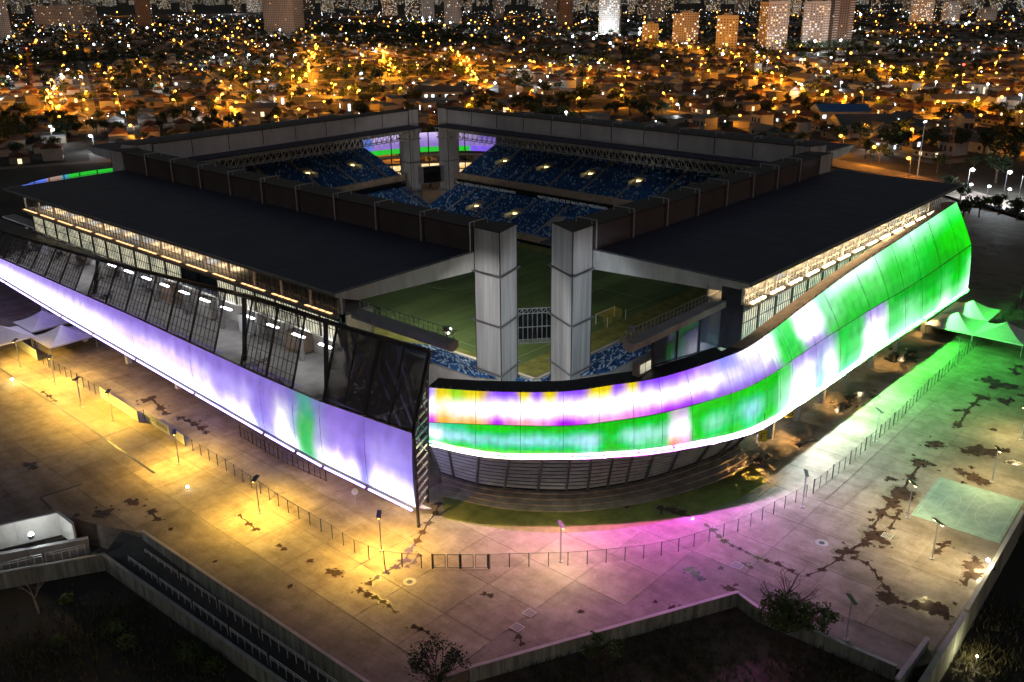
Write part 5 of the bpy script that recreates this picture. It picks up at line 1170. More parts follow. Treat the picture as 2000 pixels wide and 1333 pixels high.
# ---- houses: prototypes in local metres
def house_mesh(w, l, h, kind, rm, wm):
    b = MB(); b.box(-w / 2, w / 2, -l / 2, l / 2, -.6, h); wall = b.mesh("wall", wm); b = MB(); o = .5; r = min(w, l) * .26
    if kind == 0:
        A = [(-w / 2 - o, -l / 2 - o, h), (w / 2 + o, -l / 2 - o, h), (w / 2 + o, l / 2 + o, h), (-w / 2 - o, l / 2 + o, h)]; R0, R1 = (0, -l / 2 - o, h + r), (0, l / 2 + o, h + r)
        b.face([A[0], A[3], R1, R0]); b.face([A[1], A[2], R1, R0]); b.face([A[0], A[1], R0]); b.face([A[2], A[3], R1]); b.face([(p[0], p[1], h - .02) for p in A])
    elif kind == 1:
        A = [(-w / 2 - o, -l / 2 - o, h), (w / 2 + o, -l / 2 - o, h), (w / 2 + o, l / 2 + o, h), (-w / 2 - o, l / 2 + o, h)]; R0, R1 = (0, -l / 2 + w / 2, h + r), (0, l / 2 - w / 2, h + r)
        b.face([A[0], A[3], R1, R0]); b.face([A[1], A[2], R1, R0]); b.face([A[0], A[1], R0]); b.face([A[2], A[3], R1]); b.face([(p[0], p[1], h - .02) for p in A])
    else:
        b.hexa([(-w / 2 - .3, -l / 2 - .3, h), (w / 2 + .3, -l / 2 - .3, h), (w / 2 + .3, l / 2 + .3, h + .01), (-w / 2 - .3, l / 2 + .3, h + .01), (-w / 2 - .3, -l / 2 - .3, h + .35), (w / 2 + .3, -l / 2 - .3, h + .35), (w / 2 + .3, l / 2 + .3, h + .8), (-w / 2 - .3, l / 2 + .3, h + .8)])
    roof = b.mesh("roof", rm)
    wins = []
    for s_ in (-1, 1):
        for k in (-.28, .05, .3): wins.append((k * l, s_))
    b = MB(); 
    for y, s_ in wins[:4]: b.box(s_ * w / 2 - .05, s_ * w / 2 + .05, y - .7, y + .7, h * .3, h * .7)
    dark = b.mesh("window", M["wdark"])
    b = MB(); y, s_ = wins[1]; b.box(-w / 2 - .09, -w / 2 + .05, y - .8, y + .8, h * .25, h * .75); b.box(-.9, .9, -l / 2 - .09, -l / 2 + .05, .1, h * .75)
    litm = [b.mesh("lit_window", mm) for mm in (M["winw"], M["winc"])]
    return wall, roof, dark, litm
PROT = []
for (w, l, h, kd, rm, wm) in ((9, 13, 3.2, 0, "tile", "plaster"), (8, 11, 3.0, 1, "tile", "plasterw"), (10, 14, 3.3, 1, "tile", "plaster"), (10, 16, 3.6, 0, "tin", "plasterw"), (9, 10, 6.2, 1, "tile", "plasterw"), (12, 15, 3.8, 2, "tin", "plaster"), (14, 22, 5.0, 0, "tin", "plasterw"), (9, 12, 6.4, 2, "tin", "plaster")): PROT.append((house_mesh(w, l, h, kd, M[rm], M[wm]), w, l, h, kd, rm, wm))
WORD = {0: "low house with red gable roof", 1: "small whitewashed house with red hip roof", 2: "wide low house with red hip roof", 3: "low white shed with tin gable roof", 4: "two storey white house with red hip roof", 5: "broad low house with flat tin roof", 6: "white warehouse with long tin gable roof", 7: "two storey plain house with flat tin roof"}
ANG = 0.42
e1 = Vector((FH.x * math.cos(ANG) - FH.y * math.sin(ANG), FH.x * math.sin(ANG) + FH.y * math.cos(ANG), 0)); e2 = Vector((e1.y, -e1.x, 0))
CXY = Vector((CAM.x, CAM.y, 0)); rotE = math.atan2(e1.y, e1.x)
def dsof(p): q = p - CXY; return q.dot(FH), q.dot(RH)
spots = []; lampspots = []; treespots = []; roads = []
DARKS = [(470, -330, 60), (640, 60, 55), (900, -150, 90), (820, 340, 60), (1200, 420, 110), (1500, -120, 120), (720, -120, 40), (1050, 120, 60), (560, 330, 40), (1700, 300, 120), (1900, -300, 200), (1150, -520, 90)]
def darkz(d, s): return any((d - a) ** 2 + (s - c) ** 2 < r * r for a, c, r in DARKS)
BS, BL = 62.0, 118.0          # block depth (along e1) and length (along e2)
def okd(p, near=440, far=2500, mar=30):
    d, s = dsof(p); return near < d < far and abs(s) < .575 * d + mar
for i in range(-10, 48):
    for j in range(-26, 26):
        o = CXY + e1 * (i * BS) + e2 * (j * BL)
        d, s = dsof(o)
        if not (300 < d < 2600 and abs(s) < .62 * d + 120): continue
        white_street = rc.random() < .16
        far_ = d > 1300
        for k in range(3):
            p = o + e2 * (20 + k * 40 + rc.uniform(-5, 5)) + e1 * 2.5
            if okd(p) and rc.random() < (.72 if not far_ else .8): lampspots.append((p, white_street or rc.random() < .1))
        if rc.random() < .5:
            p = o + e1 * 32
            if okd(p): lampspots.append((p, rc.random() < .3))
        for row in (0, 1):
            x = 7.0
            while x < BL - 14:
                pr = rc.choices(range(8), (5, 5, 5, 3, 2, 4, 1.0, 2))[0]; _, w, l, h, kd, rm, wm = PROT[pr]
                p = o + e2 * (x + l / 2) + e1 * (17 if row == 0 else 45) + e1 * rc.uniform(-2, 2) + e2 * rc.uniform(-1, 1)
                dd, ss = dsof(p)
                if okd(p) and not darkz(dd, ss) and rc.random() < .90: spots.append((dd, p, pr, rotE + math.pi / 2 + rc.uniform(-.04, .04) + (math.pi if rc.random() < .5 else 0)))
                x += l + rc.uniform(1.5, 6)
        for k in range(9):
            p = o + e2 * rc.uniform(2, BL - 2) + e1 * (31 + rc.uniform(-6, 6) if k < 6 else rc.choice((7, 55)))
            if okd(p): treespots.append((dsof(p)[0], p, rc.uniform(3.5, 9.0)))
        dd, ss = dsof(o + e1 * 30 + e2 * 60)
        if darkz(dd, ss):
            for k in range(16):
                p = o + e2 * rc.uniform(0, BL) + e1 * rc.uniform(8, 60)
                if okd(p): treespots.append((dsof(p)[0], p, rc.uniform(5, 10)))
        for (p, q, w) in ((o, o + e2 * BL, 8.0), (o + e2 * 1, o + e2 * 1 + e1 * BS, 8.0)):
            if okd(p, 400, 1700, 100): roads.append((p, q, w))
spots.sort(key=lambda t: t[0]); treespots.sort(key=lambda t: t[0])
def ZONE(s, d):
    r = s / d; c = ("left edge of city", "far left of city", "behind far left stand", "behind far pylons", "behind far right parapet", "right of far right parapet", "above the avenue", "right edge of city")[max(0, min(7, int((r + .56) / .14)))]
    return ("nearest streets, " if d < 540 else "second streets, " if d < 640 else "third streets, " if d < 780 else "farther streets, ") + c
NEARH = 290
for dd, p, pr, rz in spots[:NEARH]:
    (wall, roof, dark, litm), w, l, h, kd, rm, wm = PROT[pr]; d, s = dsof(p)
    litp = rc.random() < .35; lab = WORD[pr] + (", lit window, " if litp else ", ") + ZONE(s, d)
    e = empty("warehouse" if pr == 6 else "house", (p.x, p.y, gz(dd)), rz, lab, "warehouse" if pr == 6 else "house", lab)
    link("wall", wall, e, False); link("roof", roof, e, False); tag(link("windows", dark, e, False), kind="stuff")
    if litp: link("lit_window", litm[0 if rc.random() < .6 else 1], e, False)
# the rest of the roofs read as one carpet
b = MB(); MT = [M["plaster"], M["plasterw"], M["tile"], M["tin"], M["wdark"]]; LT = [MB(), MB(), MB()]
for dd, p, pr, rz in spots[NEARH:]:
    _, w, l, h, kd, rm, wm = PROT[pr]; z = gz(dd); c, s_ = math.cos(rz), math.sin(rz)
    Q = lambda x, y, zz: (p.x + x * c - y * s_, p.y + x * s_ + y * c, z + zz)
    b.m = 0 if wm == "plaster" else 1
    b.hexa([Q(-w / 2, -l / 2, -.6), Q(w / 2, -l / 2, -.6), Q(w / 2, l / 2, -.6), Q(-w / 2, l / 2, -.6), Q(-w / 2, -l / 2, h), Q(w / 2, -l / 2, h), Q(w / 2, l / 2, h), Q(-w / 2, l / 2, h)])
    b.m = 2 if rm == "tile" else 3; r = min(w, l) * .26; ins = 0 if kd == 0 else w / 2
    if kd < 2:
        A = [Q(-w / 2 - .5, -l / 2 - .5, h), Q(w / 2 + .5, -l / 2 - .5, h), Q(w / 2 + .5, l / 2 + .5, h), Q(-w / 2 - .5, l / 2 + .5, h)]; R0, R1 = Q(0, -l / 2 + ins, h + r), Q(0, l / 2 - ins, h + r)
        b.face([A[0], A[3], R1, R0]); b.face([A[1], A[2], R1, R0]); b.face([A[0], A[1], R0]); b.face([A[2], A[3], R1])
    else: b.hexa([Q(-w / 2 - .3, -l / 2 - .3, h), Q(w / 2 + .3, -l / 2 - .3, h), Q(w / 2 + .3, l / 2 + .3, h), Q(-w / 2 - .3, l / 2 + .3, h), Q(-w / 2 - .3, -l / 2 - .3, h + .4), Q(w / 2 + .3, -l / 2 - .3, h + .4), Q(w / 2 + .3, l / 2 + .3, h + .8), Q(-w / 2 - .3, l / 2 + .3, h + .8)])
    if rc.random() < .5:
        L_ = LT[rc.choices((0, 1, 2), (3, 4, 4))[0]]; x = rc.uniform(-w * .3, w * .3); sg = rc.choice((-1, 1)); hh = rc.uniform(.8, 1.6); L_.hexa([Q(x - 1, sg * (l / 2 + .1), .4), Q(x + 1, sg * (l / 2 + .1), .4), Q(x + 1, sg * (l / 2 + .3), .4), Q(x - 1, sg * (l / 2 + .3), .4), Q(x - 1, sg * (l / 2 + .1), .4 + hh), Q(x + 1, sg * (l / 2 + .1), .4 + hh), Q(x + 1, sg * (l / 2 + .3), .4 + hh), Q(x - 1, sg * (l / 2 + .3), .4 + hh)])
        y = rc.uniform(-l * .3, l * .3); sg = rc.choice((-1, 1)); L_.hexa([Q(sg * (w / 2 + .1), y - 1, .4), Q(sg * (w / 2 + .1), y + 1, .4), Q(sg * (w / 2 + .3), y + 1, .4), Q(sg * (w / 2 + .3), y - 1, .4), Q(sg * (w / 2 + .1), y - 1, 2), Q(sg * (w / 2 + .1), y + 1, 2), Q(sg * (w / 2 + .3), y + 1, 2), Q(sg * (w / 2 + .3), y - 1, 2)])
tag(b.obj("distant_houses", MT, kind="stuff", fix=False), "carpet of small distant house roofs reaching to the high-rises", "houses")
for k, nm in enumerate(("warm", "white", "orange")): tag(LT[k].obj("distant_windows", M[("winw", "winc", "wino")[k]], kind="stuff", fix=False), nm + " lit windows scattered through the distant houses", "windows")
# roads
b = MB()
for k, (p, q, w) in enumerate(roads):
    d = (q - p).normalized(); n_ = Vector((d.y, -d.x, 0)) * (w / 2); zp, zq = gz(dsof(p)[0]) + .05 + (.01 if k % 2 else 0), gz(dsof(q)[0]) + .05 + (.01 if k % 2 else 0); V = lambda v, z: Vector((v.x, v.y, z))
    b.face([V(p - n_, zp), V(q - n_, zq), V(q + n_, zq), V(p + n_, zp)])
b.obj("road", mat("street_asphalt", (.20, .18, .155), .85, var=.3, scale=.1), kind="structure", fix=False)
# lamps with their light: nearest ones as things, the far ones as points of light
lampspots.sort(key=lambda t: dsof(t[0])[0])
near = lampspots[:190]; rest = lampspots[190:]
for k, (p, wh) in enumerate(near):
    d = dsof(p)[0]; street_lamp((p.x, p.y, gz(d)), wh, rc.uniform(0, 6.28), 1.0 + .15 * (d > 800))
AV = [([(475, 240), (440, 222), (400, 206)], "the short street left behind the far left stand"), ([(103, 238), (118, 172)], "the bright steep street at the left"), ([(602, 168), (612, 120), (655, 70)], "the avenue climbing to the striped high-rise"), ([(700, 205), (560, 168), (470, 160)], "the curved expressway behind the far left stand"), ([(768, 160), (742, 104)], "the steep street above the far left parapet"), ([(940, 182), (905, 130), (865, 92)], "the steep street above the far pylons"), ([(1000, 138), (1130, 150), (1240, 160)], "the cross street above the far right parapet"), ([(1490, 160), (1570, 196), (1650, 222)], "the slanting street towards the blue roof"), ([(1690, 142), (1800, 166), (1900, 172)], "the curved street at upper right"), ([(1290, 100), (1450, 126), (1610, 140)], "the long cross street below the apartment blocks"), ([(1820, 230), (1985, 216)], "the walled street at the right edge")]
avb = MB()
for pl_, nm in AV:
    pts = poly_pts(pl_, 30.0); tot = [at(*q) for q in pl_]
    for p, q in zip(tot, tot[1:]):
        d = (q - p).normalized(); n_ = Vector((d.y, -d.x, 0)) * 8; V = lambda v: Vector((v.x, v.y, gz(dsof(v)[0]) + .09)); avb.face([V(p - n_), V(q - n_), V(q + n_), V(p + n_)])
    for q in pts[:16]:
        q = q + Vector((rc.uniform(-5, 5), rc.uniform(-5, 5), 0)); o = street_lamp((q.x, q.y, gz(dsof(q)[0])), False, rc.uniform(0, 6.28), 1.15, "orange lamp in " + nm, True); o["group"] = "lamps in " + nm
avb.obj("road", mat("lit_avenue", (.22, .19, .16), .85, var=.3, scale=.1), kind="structure", fix=False)
FLm = [MB(), MB(), MB(), MB()]
for k, (p, wh) in enumerate(rest):
    if rc.random() < .55: continue
    d = dsof(p)[0]; r = .65 + d * .0006; FLm[(1 if wh else 0) + rc.choice((0, 0, 2))].ball((p.x, p.y, gz(d) + 8), r * rc.uniform(.45, 1.35), 6, 4)
    if k % 4 == 0:
        ld = bpy.data.lights.new("bulb", 'POINT'); ld.energy = 26000; ld.color = WH if wh else OR; ld.shadow_soft_size = 1.0
        far_l = bpy.data.objects.new("distant_bulb", ld); COL.objects.link(far_l); far_l.location = (p.x, p.y, gz(d) + 9.5)
for _ in range(2400):
    d = 450 + 2900 * rc.random() ** .8; s = rc.uniform(-.57, .57) * d
    if darkz(d, s) and rc.random() < .8: continue
    p = city(d, s); r = (.2 + d * .00026) * rc.uniform(.4, 1.3); FLm[(1 if rc.random() < .6 else 0) + rc.choice((0, 2, 2))].ball((p.x, p.y, gz(d) + rc.uniform(2.5, 7)), r, 6, 4)
tag(FLm[0].obj("distant_lamps", M["bulbo"], kind="stuff", fix=False), "orange points of light far across the city", "lights"); tag(FLm[1].obj("distant_lamps", M["bulbw"], kind="stuff", fix=False), "white points of light far across the city", "lights")
tag(FLm[2].obj("distant_lamps", emis("dim_sodium_bulb", (1.0, .38, .04), 1.0, False), kind="stuff", fix=False), "faint orange points of light far across the city", "lights"); tag(FLm[3].obj("distant_lamps", emis("dim_white_bulb", (.75, .9, 1.0), 1.1, False), kind="stuff", fix=False), "faint bluish white points of light far across the city", "lights")

# ---- trees
TREES = []
for k in range(4):
    rr = random.Random(90 + k); b = MB(); b.tube((0, 0, -.6), (rr.uniform(-.3, .3), .1, 3.4), .32, 6, .2)
    for q in range(5): a = q * 1.257; b.tube((0, 0, 2.6), (1.9 * math.cos(a), 1.9 * math.sin(a), 5.0), .14, 5, .06)
    tr = b.mesh("trunk", M["bark"]); b = MB(); st_ = random.getstate(); random.seed(200 + k)
    foliage(b, [((rr.uniform(-2.2, 2.2), rr.uniform(-2.2, 2.2), rr.uniform(3.6, 6.6)), (1.5, 1.5, 1.1)) for _ in range(9)], 620, .42); random.setstate(st_)
    TREES.append((tr, b.mesh("crown", M["leafd"], False)))
def tree_at(p, z, hgt, label, group=None):
    tr, cr = rc.choice(TREES); e = empty("tree", (p.x, p.y, z), rc.uniform(0, 6.28), label, "tree", group); e.scale = (hgt / 7.0 * rc.uniform(.9, 1.25), hgt / 7.0 * rc.uniform(.9, 1.25), hgt / 7.0)
    link("trunk", tr, e, False); link("crown", cr, e, False)
for dd, p, h in treespots[:290]:
    lab = "dark leafy tree, " + ZONE(dsof(p)[1], dd); tree_at(p, gz(dd), h * 1.15, lab, lab)
b = MB()
for dd, p, h in treespots[290:]:
    h *= 1.25
    z = gz(dd); st_ = random.getstate(); foliage(b, [((p.x + rc.uniform(-1, 1) * h * .3, p.y + rc.uniform(-1, 1) * h * .3, z + h * rc.uniform(.5, .85)), (h * .34, h * .34, h * .24)) for _ in range(4)], 46, h * .16)
tag(b.obj("distant_trees", M["leafd"], kind="stuff", fix=False), "dark tree crowns scattered over the distant city", "trees")

# ---- high-rise towers
def tower(x0, x1, yb, yt, label, wallm="tower", lit=.22, group=None, rot=None, dark2=False):
    xc = (x0 + x1) / 2; p = at(xc, yb, 0); d = dsof(p)[0]; p = at(xc, yb, gz(d)); d = dsof(p)[0]; depth = (p - CAM).dot(FW)
    wpx = (x1 - x0) * depth / FPX; ang = rc.uniform(-.35, .35) if rot is None else rot
    w = wpx / (math.cos(ang) + .75 * abs(math.sin(ang))); dp = w * .75
    h = (yb - yt) * depth / FPX * 1.03; rz = math.atan2(RH.y, RH.x) + ang
    e = empty("high_rise", (p.x, p.y, gz(d)), rz, label, "high-rise", group)
    b = MB(); b.box(-w / 2, w / 2, 0, dp, -1, h); b.obj("wall", M[wallm], e, False)
    b = MB(); b.box(-w * .2, w * .2, dp * .3, dp * .7, h, h + 3.5); b.box(-w / 2 - .2, w / 2 + .2, -.2, .15, h, h + 1.0); b.obj("roof", M[wallm], e, False)
    nf = max(3, int(h / 3.1)); nc = max(2, int(w / 3.4)); D = MB(); Ls = [MB(), MB(), MB()]; B = MB()
    for f in range(nf):
        z = 1.2 + f * 3.1
        if z > h - 1.5: break
        for face in range(3):
            n = nc if face == 0 else max(2, int(dp / 3.6)); span = w if face == 0 else dp
            for c in range(n):
                u = (c + .5) / n * span; T = D
                if rc.random() < lit: T = Ls[rc.choices((0, 1, 2), (5, 4, 2))[0]]
                ww = min(.8, span / n * .3); hh = .6
                if face == 0: T.face([(u - w / 2 - ww, -.06, z), (u - w / 2 + ww, -.06, z), (u - w / 2 + ww, -.06, z + 1.3), (u - w / 2 - ww, -.06, z + 1.3)])
                else:
                    X = (w / 2 + .06) * (1 if face == 1 else -1); T.face([(X, u - ww, z), (X, u + ww, z), (X, u + ww, z + 1.3), (X, u - ww, z + 1.3)])
        if dark2: B.box(-w * .5 - .7, -w * .28, -.9, 0, z - .3, z + .5); B.box(w * .28, w * .5 + .7, -.9, 0, z - .3, z + .5)
    D.obj("unlit_windows", M["wdark"], e, False, "stuff", False)
    for k, L_ in enumerate(Ls):
        if L_.f: L_.obj("lit_windows", M[("winw", "winc", "wino")[k]], e, False, "stuff", False)
    if B.f: B.obj("balconies", M["white"], e, False, "stuff")
    return p, w, d
TW = [(0, 20, 84, -60, "tall pale high-rise cut by the left edge of the photo", "tower", .1), (268, 299, 57, -60, "dark banded high-rise beside the orange lit avenue at upper left", "towerd", .03), (511, 583, 68, -70, "massive striped high-rise with two pale bands at upper left", "tower", .02),
      (825, 851, 42, -40, "plain white high-rise left of the skyline middle", "tower", .04), (866, 899, 54, -50, "pinkish high-rise near the top middle with red lamp", "tower", .06), (965, 983, 38, -40, "slim grey high-rise at the top middle", "tower", .1), (1056, 1086, 38, -40, "pale high-rise right of the top middle", "tower", .08), (1090, 1121, 56, -50, "brown grey high-rise standing forward of the skyline", "towerd", .03), (1166, 1211, 70, -50, "high-rise with a dazzling white light at its foot", "tower", .25),
      (1268, 1301, 45, -30, "pale slab high-rise behind the low orange block", "tower", .15), (1251, 1286, 86, 51, "short orange lit apartment block at upper right of middle", "tower", .2), (1320, 1367, 92, 32, "cream apartment block with a stepped roof, fifteen storeys", "tower", .3), (1394, 1440, 104, 38, "apartment block with dark side panel right of the cream one", "tower", .12), (1489, 1541, 97, 12, "broad apartment high-rise full of lit windows, left of a pair", "tower", .35), (1562, 1616, 94, 12, "broad apartment high-rise with white balconies, right of a pair", "tower", .25), (1617, 1666, 92, -40, "tallest ribbed tower with white balconies at upper right", "towerd", .04),
      (1777, 1821, 49, -30, "lit apartment high-rise far at the upper right", "tower", .35), (1845, 1876, 49, 8, "stepped white high-rise at the upper right", "tower", .2), (1910, 1945, 47, 20, "low dim block at the upper right edge of the skyline", "tower", .15)]
for k, t in enumerate(TW): tower(t[0], t[1], t[2], t[3], t[4], t[5], t[6], rot=(.25 if k % 2 else -.22), dark2=k in (14, 15))
p, w, d = tower(70, 168, 55, 16, "wide low slab building with stepped roof at upper left", "tower", .05, rot=.05)
x = 5.0
while x < 2000:
    w = rc.uniform(12, 26); tower(x, x + w, rc.uniform(4, 13), rc.uniform(-60, -25), "hazy high-rise in the farthest row behind the skyline", rc.choice(("tower", "tower", "towerd")), rc.uniform(.1, .35), "farthest high-rises"); x += w + rc.uniform(-2, 9)
x = 22.0
while x < 2000:
    w = rc.uniform(14, 34)
    if rc.random() < .82:
        wm_ = rc.choice(("tower", "tower", "towerd")); li_ = rc.uniform(.12, .4); zz_ = ("far left", "above the wide slab", "left of the striped high-rise", "right of the striped high-rise", "top middle", "left of the dazzling light", "right of the dazzling light", "behind the apartment blocks", "right of the ribbed tower", "far right")[min(9, int(x / 200))]
        lab = ("slim " if w < 21 else "broad ") + ("brown" if wm_ == "towerd" else "pale") + " far high-rise, " + ("many" if li_ > .26 else "few") + " lit windows, " + zz_
        tower(x, x + w, rc.uniform(16, 32), rc.uniform(-70, -12) if rc.random() < .8 else rc.uniform(0, 8), lab, wm_, li_, lab)
    x += w + rc.uniform(2, 22) * (1 if x < 1250 else 2.4)
for k, (x, y, c, en) in enumerate([(1180, 72, WH, 160000), (1515, 102, OR, 60000), (1590, 100, WH, 50000), (1640, 98, WH, 40000), (1345, 97, OR, 40000), (1418, 108, OR, 30000), (548, 74, WH, 45000), (590, 72, OR, 45000), (300, 62, OR, 45000), (120, 62, WH, 60000), (20, 88, WH, 40000), (880, 58, WH, 40000), (1270, 90, OR, 26000), (1105, 60, OR, 30000), (460, 30, WH, 200000), (840, 46, WH, 50000), (700, 34, OR, 150000), (1000, 34, OR, 150000), (1800, 52, OR, 70000), (1860, 52, WH, 50000), (230, 34, OR, 150000), (380, 32, OR, 120000), (1400, 36, OR, 120000), (1700, 32, OR, 120000), (1920, 34, OR, 100000)]):  # most of these masts are added to light the dim high-rises
    p = at(x, y, 2); d = dsof(p)[0]; e = empty("flood_or_fill_mast", (p.x, p.y, gz(d)), 0, ("bright white" if c == WH else "strong orange") + " flood mast in a set mostly added to brighten the high-rises", "lamp", ("white" if c == WH else "orange") + " flood masts among the high-rises")
    b = MB(); b.tube((0, 0, 0), (0, 0, 12), .2, 6); b.obj("mast", M["steel"], e, False); b = MB(); b.ball((0, 0, 12.5), .9 + d * .0004, 8, 6); b.obj("lamp_head", M["bulbw"] if c == WH else M["bulbo"], e, False)
    ld = bpy.data.lights.new("bulb", 'POINT'); ld.energy = en * .9; ld.color = c; ld.shadow_soft_size = 1.5; o = bpy.data.objects.new("bulb", ld); COL.objects.link(o); o.parent = e; o.location = (0, 0, 15)

# ---- things just behind the stadium on the right: road, lamps, masts, parked cars, trees
rd = [at(1560, 305), at(1650, 322), at(1760, 345), at(1900, 385), at(2100, 440)]
b = MB()
for p, q in zip(rd, rd[1:]):
    d = (q - p).normalized(); n_ = Vector((d.y, -d.x, 0)) * 8; b.face([p - n_ + Vector((0, 0, .06)), q - n_ + Vector((0, 0, .06)), q + n_ + Vector((0, 0, .06)), p + n_ + Vector((0, 0, .06))])
b.obj("road", mat("avenue_asphalt", (.24, .20, .17), .85, var=.3, scale=.2), kind="structure", fix=False)
for k, (x, y, wh, lab) in enumerate([(1700, 325, False, "orange street lamp on the avenue right behind the far right roof"), (1774, 350, False, "orange street lamp with starry glow beside the avenue wall"), (1645, 300, False, "orange street lamp glowing under the tip of the far right roof"), (1780, 285, False, "lone orange street lamp in the dark trees at right"), (1888, 372, True, "white street lamp beside the palms at right"), (1990, 385, True, "very bright white lamp at the right edge behind the parked cars"), (1960, 380, True, "white lamp on the small kiosk at right")]): q = at(x, y); street_lamp((q.x, q.y, 0), wh, k, 1.0, lab)
p = at(1790, 352); e = empty("light_mast", p, label="tall slim light mast at right behind the stadium", cat="mast"); b = MB(); b.tube((0, 0, 0), (0, 0, 24), .28, 8, .12); b.obj("pole", M["gpost"], e, False); b = MB(); b.box(-1.4, 1.4, -.2, .2, 23.8, 24.3); b.obj("lamp_bar", M["bulbw"], e, False)
def lattice(px, py, h, label, w=2.0):
    p = at(px, py); e = empty("radio_mast", p, .3, label, "mast"); n = int(h / 3); b = MB(); c = [(-1, -1), (1, -1), (1, 1), (-1, 1)]
    W_ = lambda z: w * (1 - .72 * z / h) / 2
    for a in c: b.tube((a[0] * W_(0), a[1] * W_(0), 0), (a[0] * W_(h), a[1] * W_(h), h), .07, 5)
    b.obj("leg", M["mastr"], e, False); b = MB()
    for k in range(n):
        z0, z1 = k * h / n, (k + 1) * h / n
        for i in range(4):
            a, q = c[i], c[(i + 1) % 4]; b.bar((a[0] * W_(z0), a[1] * W_(z0), z0), (q[0] * W_(z1), q[1] * W_(z1), z1), .06); b.bar((a[0] * W_(z1), a[1] * W_(z1), z1), (q[0] * W_(z1), q[1] * W_(z1), z1), .1)
    b.obj("bracing", M["mastr"], e, False); b = MB(); b.ball((0, 0, h + .6), .5, 8, 6); b.obj("beacon", emis("red_beacon", (1, .05, .03), 8, False), e, False)
M["mastr"] = mat("mast_paint", (.16, .07, .05), .6)
lattice(1850, 330, 44, "tall red lattice radio mast at right behind the stadium"); lattice(73, 210, 40, "red lattice radio mast at the left with red beacon", 3.6)
def car(p, rz, bodym, label, grp):
    e = empty("parked_car", p, rz, label, "car", grp); b = MB(); b.hexa([(-2.1, -.85, .35), (2.1, -.85, .35), (2.1, .85, .35), (-2.1, .85, .35), (-2.05, -.85, .85), (2.0, -.85, .8), (2.0, .85, .8), (-2.05, .85, .85)]); b.obj("body", bodym, e, False)
    b = MB(); b.hexa([(-1.5, -.78, .85), (1.1, -.78, .83), (1.1, .78, .83), (-1.5, .78, .85), (-1.1, -.66, 1.42), (.45, -.66, 1.42), (.45, .66, 1.42), (-1.1, .66, 1.42)]); b.obj("cabin", M["dglass"], e, False)
    for x in (-1.3, 1.3):
        for y in (-.82, .82): b = MB(); b.tube((x, y - .1, .33), (x, y + .1, .33), .33, 10); b.obj("wheel", M["dsteel"], e, False)
for k, (x, y) in enumerate([(1895, 402), (1912, 404), (1930, 408), (1946, 410), (1962, 413), (1978, 416), (1995, 420)]): car(at(x, y), .9, M[("white", "gpost", "dsteel")[k % 3]], ("white", "silver", "dark")[k % 3] + " car parked in the lit row at the right edge", "cars parked at the right edge")
for k, (x, y) in enumerate([(1890, 392), (1925, 396), (1965, 402)]): q = at(x, y); street_lamp((q.x, q.y, 0), True, 0, .7, ["white lamp at the left end of the parked car row", "white lamp in the middle of the parked car row", "white lamp at the right end of the parked car row"][k])
for k, (x, y, h) in enumerate([(1845, 372, 6), (1875, 395, 7), (1893, 418, 6), (1912, 425, 7), (1950, 420, 7), (1985, 430, 7), (1880, 425, 5)]): tree_at(at(x, y), 0, h, "small tree on the lawn beyond the green end of the facade", "small trees on the right-hand lawn")
BT = [(1730, 300, 12), (1680, 282, 11), (1760, 282, 12), (1820, 300, 12), (1870, 300, 13), (1920, 310, 14), (1960, 325, 14), (1990, 300, 13), (1900, 340, 9), (1830, 335, 8), (1640, 280, 9), (1945, 355, 11), (1715, 318, 9), (1690, 308, 8)]
for k, (x, y, h) in enumerate(BT): tree_at(at(x, y), 0, h, "large dark tree at right behind the stadium, %s counted from the left" % ("first second third fourth fifth sixth seventh eighth ninth tenth eleventh twelfth thirteenth fourteenth".split()[sum(1 for q in BT if q[0] < x)]), "large dark trees at right")
for k in range(34):
    x = rc.uniform(0, 230) if k < 24 else rc.uniform(230, 700); y = rc.uniform(238, 262) if k < 24 else rc.uniform(228, 246); tree_at(at(x, y), -.4, rc.uniform(5, 9), "dark tree in the belt behind the far left stand", "dark trees behind the far left stand")
# named buildings among the houses
def hall(x0, x1, yb, h, depth_, label, wm, rm, kind=0, lit=None):
    a, c = at(x0, yb), at(x1, yb); d = dsof(a.lerp(c, .5))[0]; z = gz(d); w = (c - a).length; e = empty("hall", (*a.lerp(c, .5).xy, z), math.atan2(RH.y, RH.x), label, "building")
    b = MB(); b.box(-w / 2, w / 2, 0, depth_, -.5, h); b.obj("wall", M[wm], e, False); b = MB()
    r = depth_ * .18; b.face([(-w / 2 - .5, -.6, h), (w / 2 + .5, -.6, h), (w / 2 + .5, depth_ / 2, h + r), (-w / 2 - .5, depth_ / 2, h + r)]); b.face([(-w / 2 - .5, depth_ + .6, h), (w / 2 + .5, depth_ + .6, h), (w / 2 + .5, depth_ / 2, h + r), (-w / 2 - .5, depth_ / 2, h + r)]); b.face([(-w / 2 - .5, -.6, h), (-w / 2 - .5, depth_ + .6, h), (-w / 2 - .5, depth_ / 2, h + r)]); b.face([(w / 2 + .5, -.6, h), (w / 2 + .5, depth_ + .6, h), (w / 2 + .5, depth_ / 2, h + r)]); b.obj("roof", M[rm], e, False)
    n = max(2, int(w / 5))
    for k in range(n):
        b = MB(); u = -w / 2 + (k + .5) * w / n; b.box(u - 1.1, u + 1.1, -.08, .05, h * .35, h * .7); b.obj("window", M[lit] if lit and k % 3 != 1 else M["wdark"], e, False)
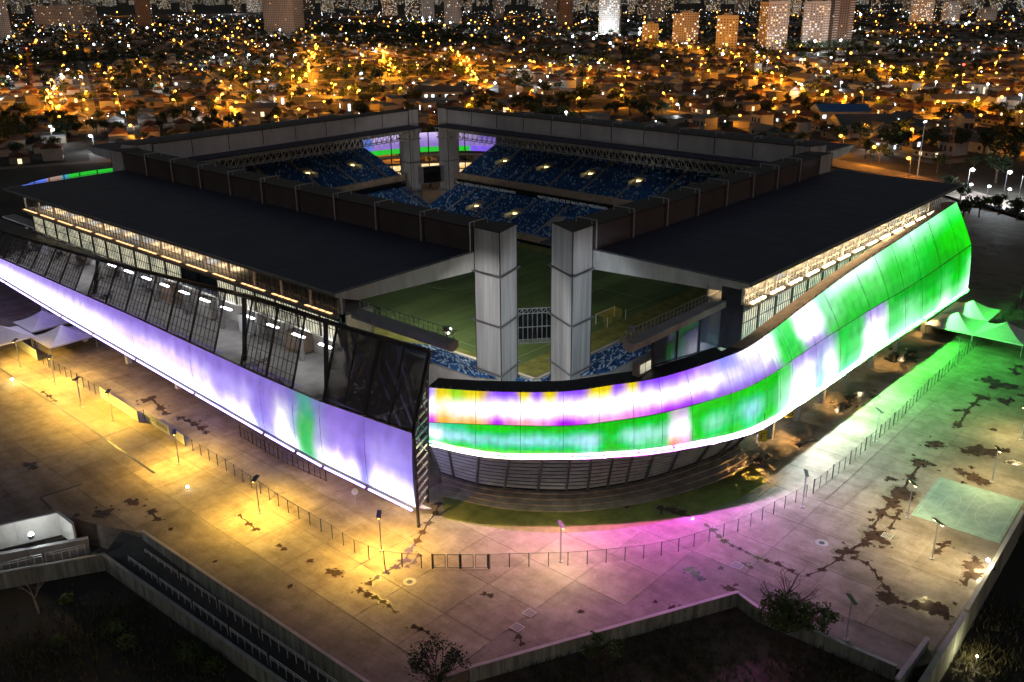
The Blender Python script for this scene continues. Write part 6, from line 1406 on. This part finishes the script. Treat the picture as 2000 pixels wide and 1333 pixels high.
hall(1600, 1700, 237, 6, 20, "hall with bright blue roof under white flood lights at right", "plasterw", "dblue", lit="winc"); hall(1640, 1757, 268, 7, 24, "long dark roofed shed just behind the far right stand", "plasterw", "tin"); hall(1820, 1925, 212, 6, 16, "long low building with lit front at right", "plasterw", "tin", lit="winc"); hall(1880, 1900, 262, 9, 12, "narrow blue walled hall beside the lattice mast", "plasterw", "tin")
hall(452, 540, 236, 8, 14, "two storey cream house row lit orange at left behind the stadium", "plaster", "tin", lit="winw"); hall(340, 398, 172, 6, 18, "long white lit building in the middle of the left quarter", "plasterw", "tin", lit="winc"); hall(800, 905, 196, 6, 20, "white service station building behind the far pylons", "plasterw", "tin", lit="winc"); hall(1018, 1088, 208, 3, 10, "low white wall building behind the far right parapet", "plasterw", "tin")
b = MB(); q = [at(430, 136), at(582, 128), at(590, 139), at(420, 147)]; b.face([(p.x, p.y, gz(dsof(p)[0]) + .12) for p in q]); b.obj("sports_ground", mat("sports_turf", (.10, .22, .06), .9), kind="structure", fix=False)
for k, x in enumerate((440, 485, 530, 575)): q = at(x, 133); street_lamp((q.x, q.y, gz(dsof(q)[0])), True, 0, 1.5, ["first", "second", "third", "fourth"][k] + " white flood lamp from the left at the lit sports ground")
# lamps under the left roof that light the near part of the pitch
for k, a in enumerate((6, 20, 36)):
    p = FL(a, -7.0, 26.4); b = MB(); b.box(p.x - .6, p.x + .6, p.y - .5, p.y + .5, 26.3, 26.8); hl = b.obj("pitch_floodlight", M["steel"], eL)
    ld = bpy.data.lights.new("flood_or_fill_bulb", 'SPOT'); ld.energy = 15000; ld.color = (1, .96, .8); ld.spot_size = R_(110); ld.spot_blend = .8; ld.shadow_soft_size = .5; o = bpy.data.objects.new("flood_or_fill_bulb", ld); COL.objects.link(o)
    o.parent = eL; o.matrix_parent_inverse = Matrix.Translation(-Vector(eL.location)); o.location = (p.x, p.y, 26.1); o.rotation_euler = Vector((.62, .12, -1)).to_track_quat('-Z', 'Y').to_euler()
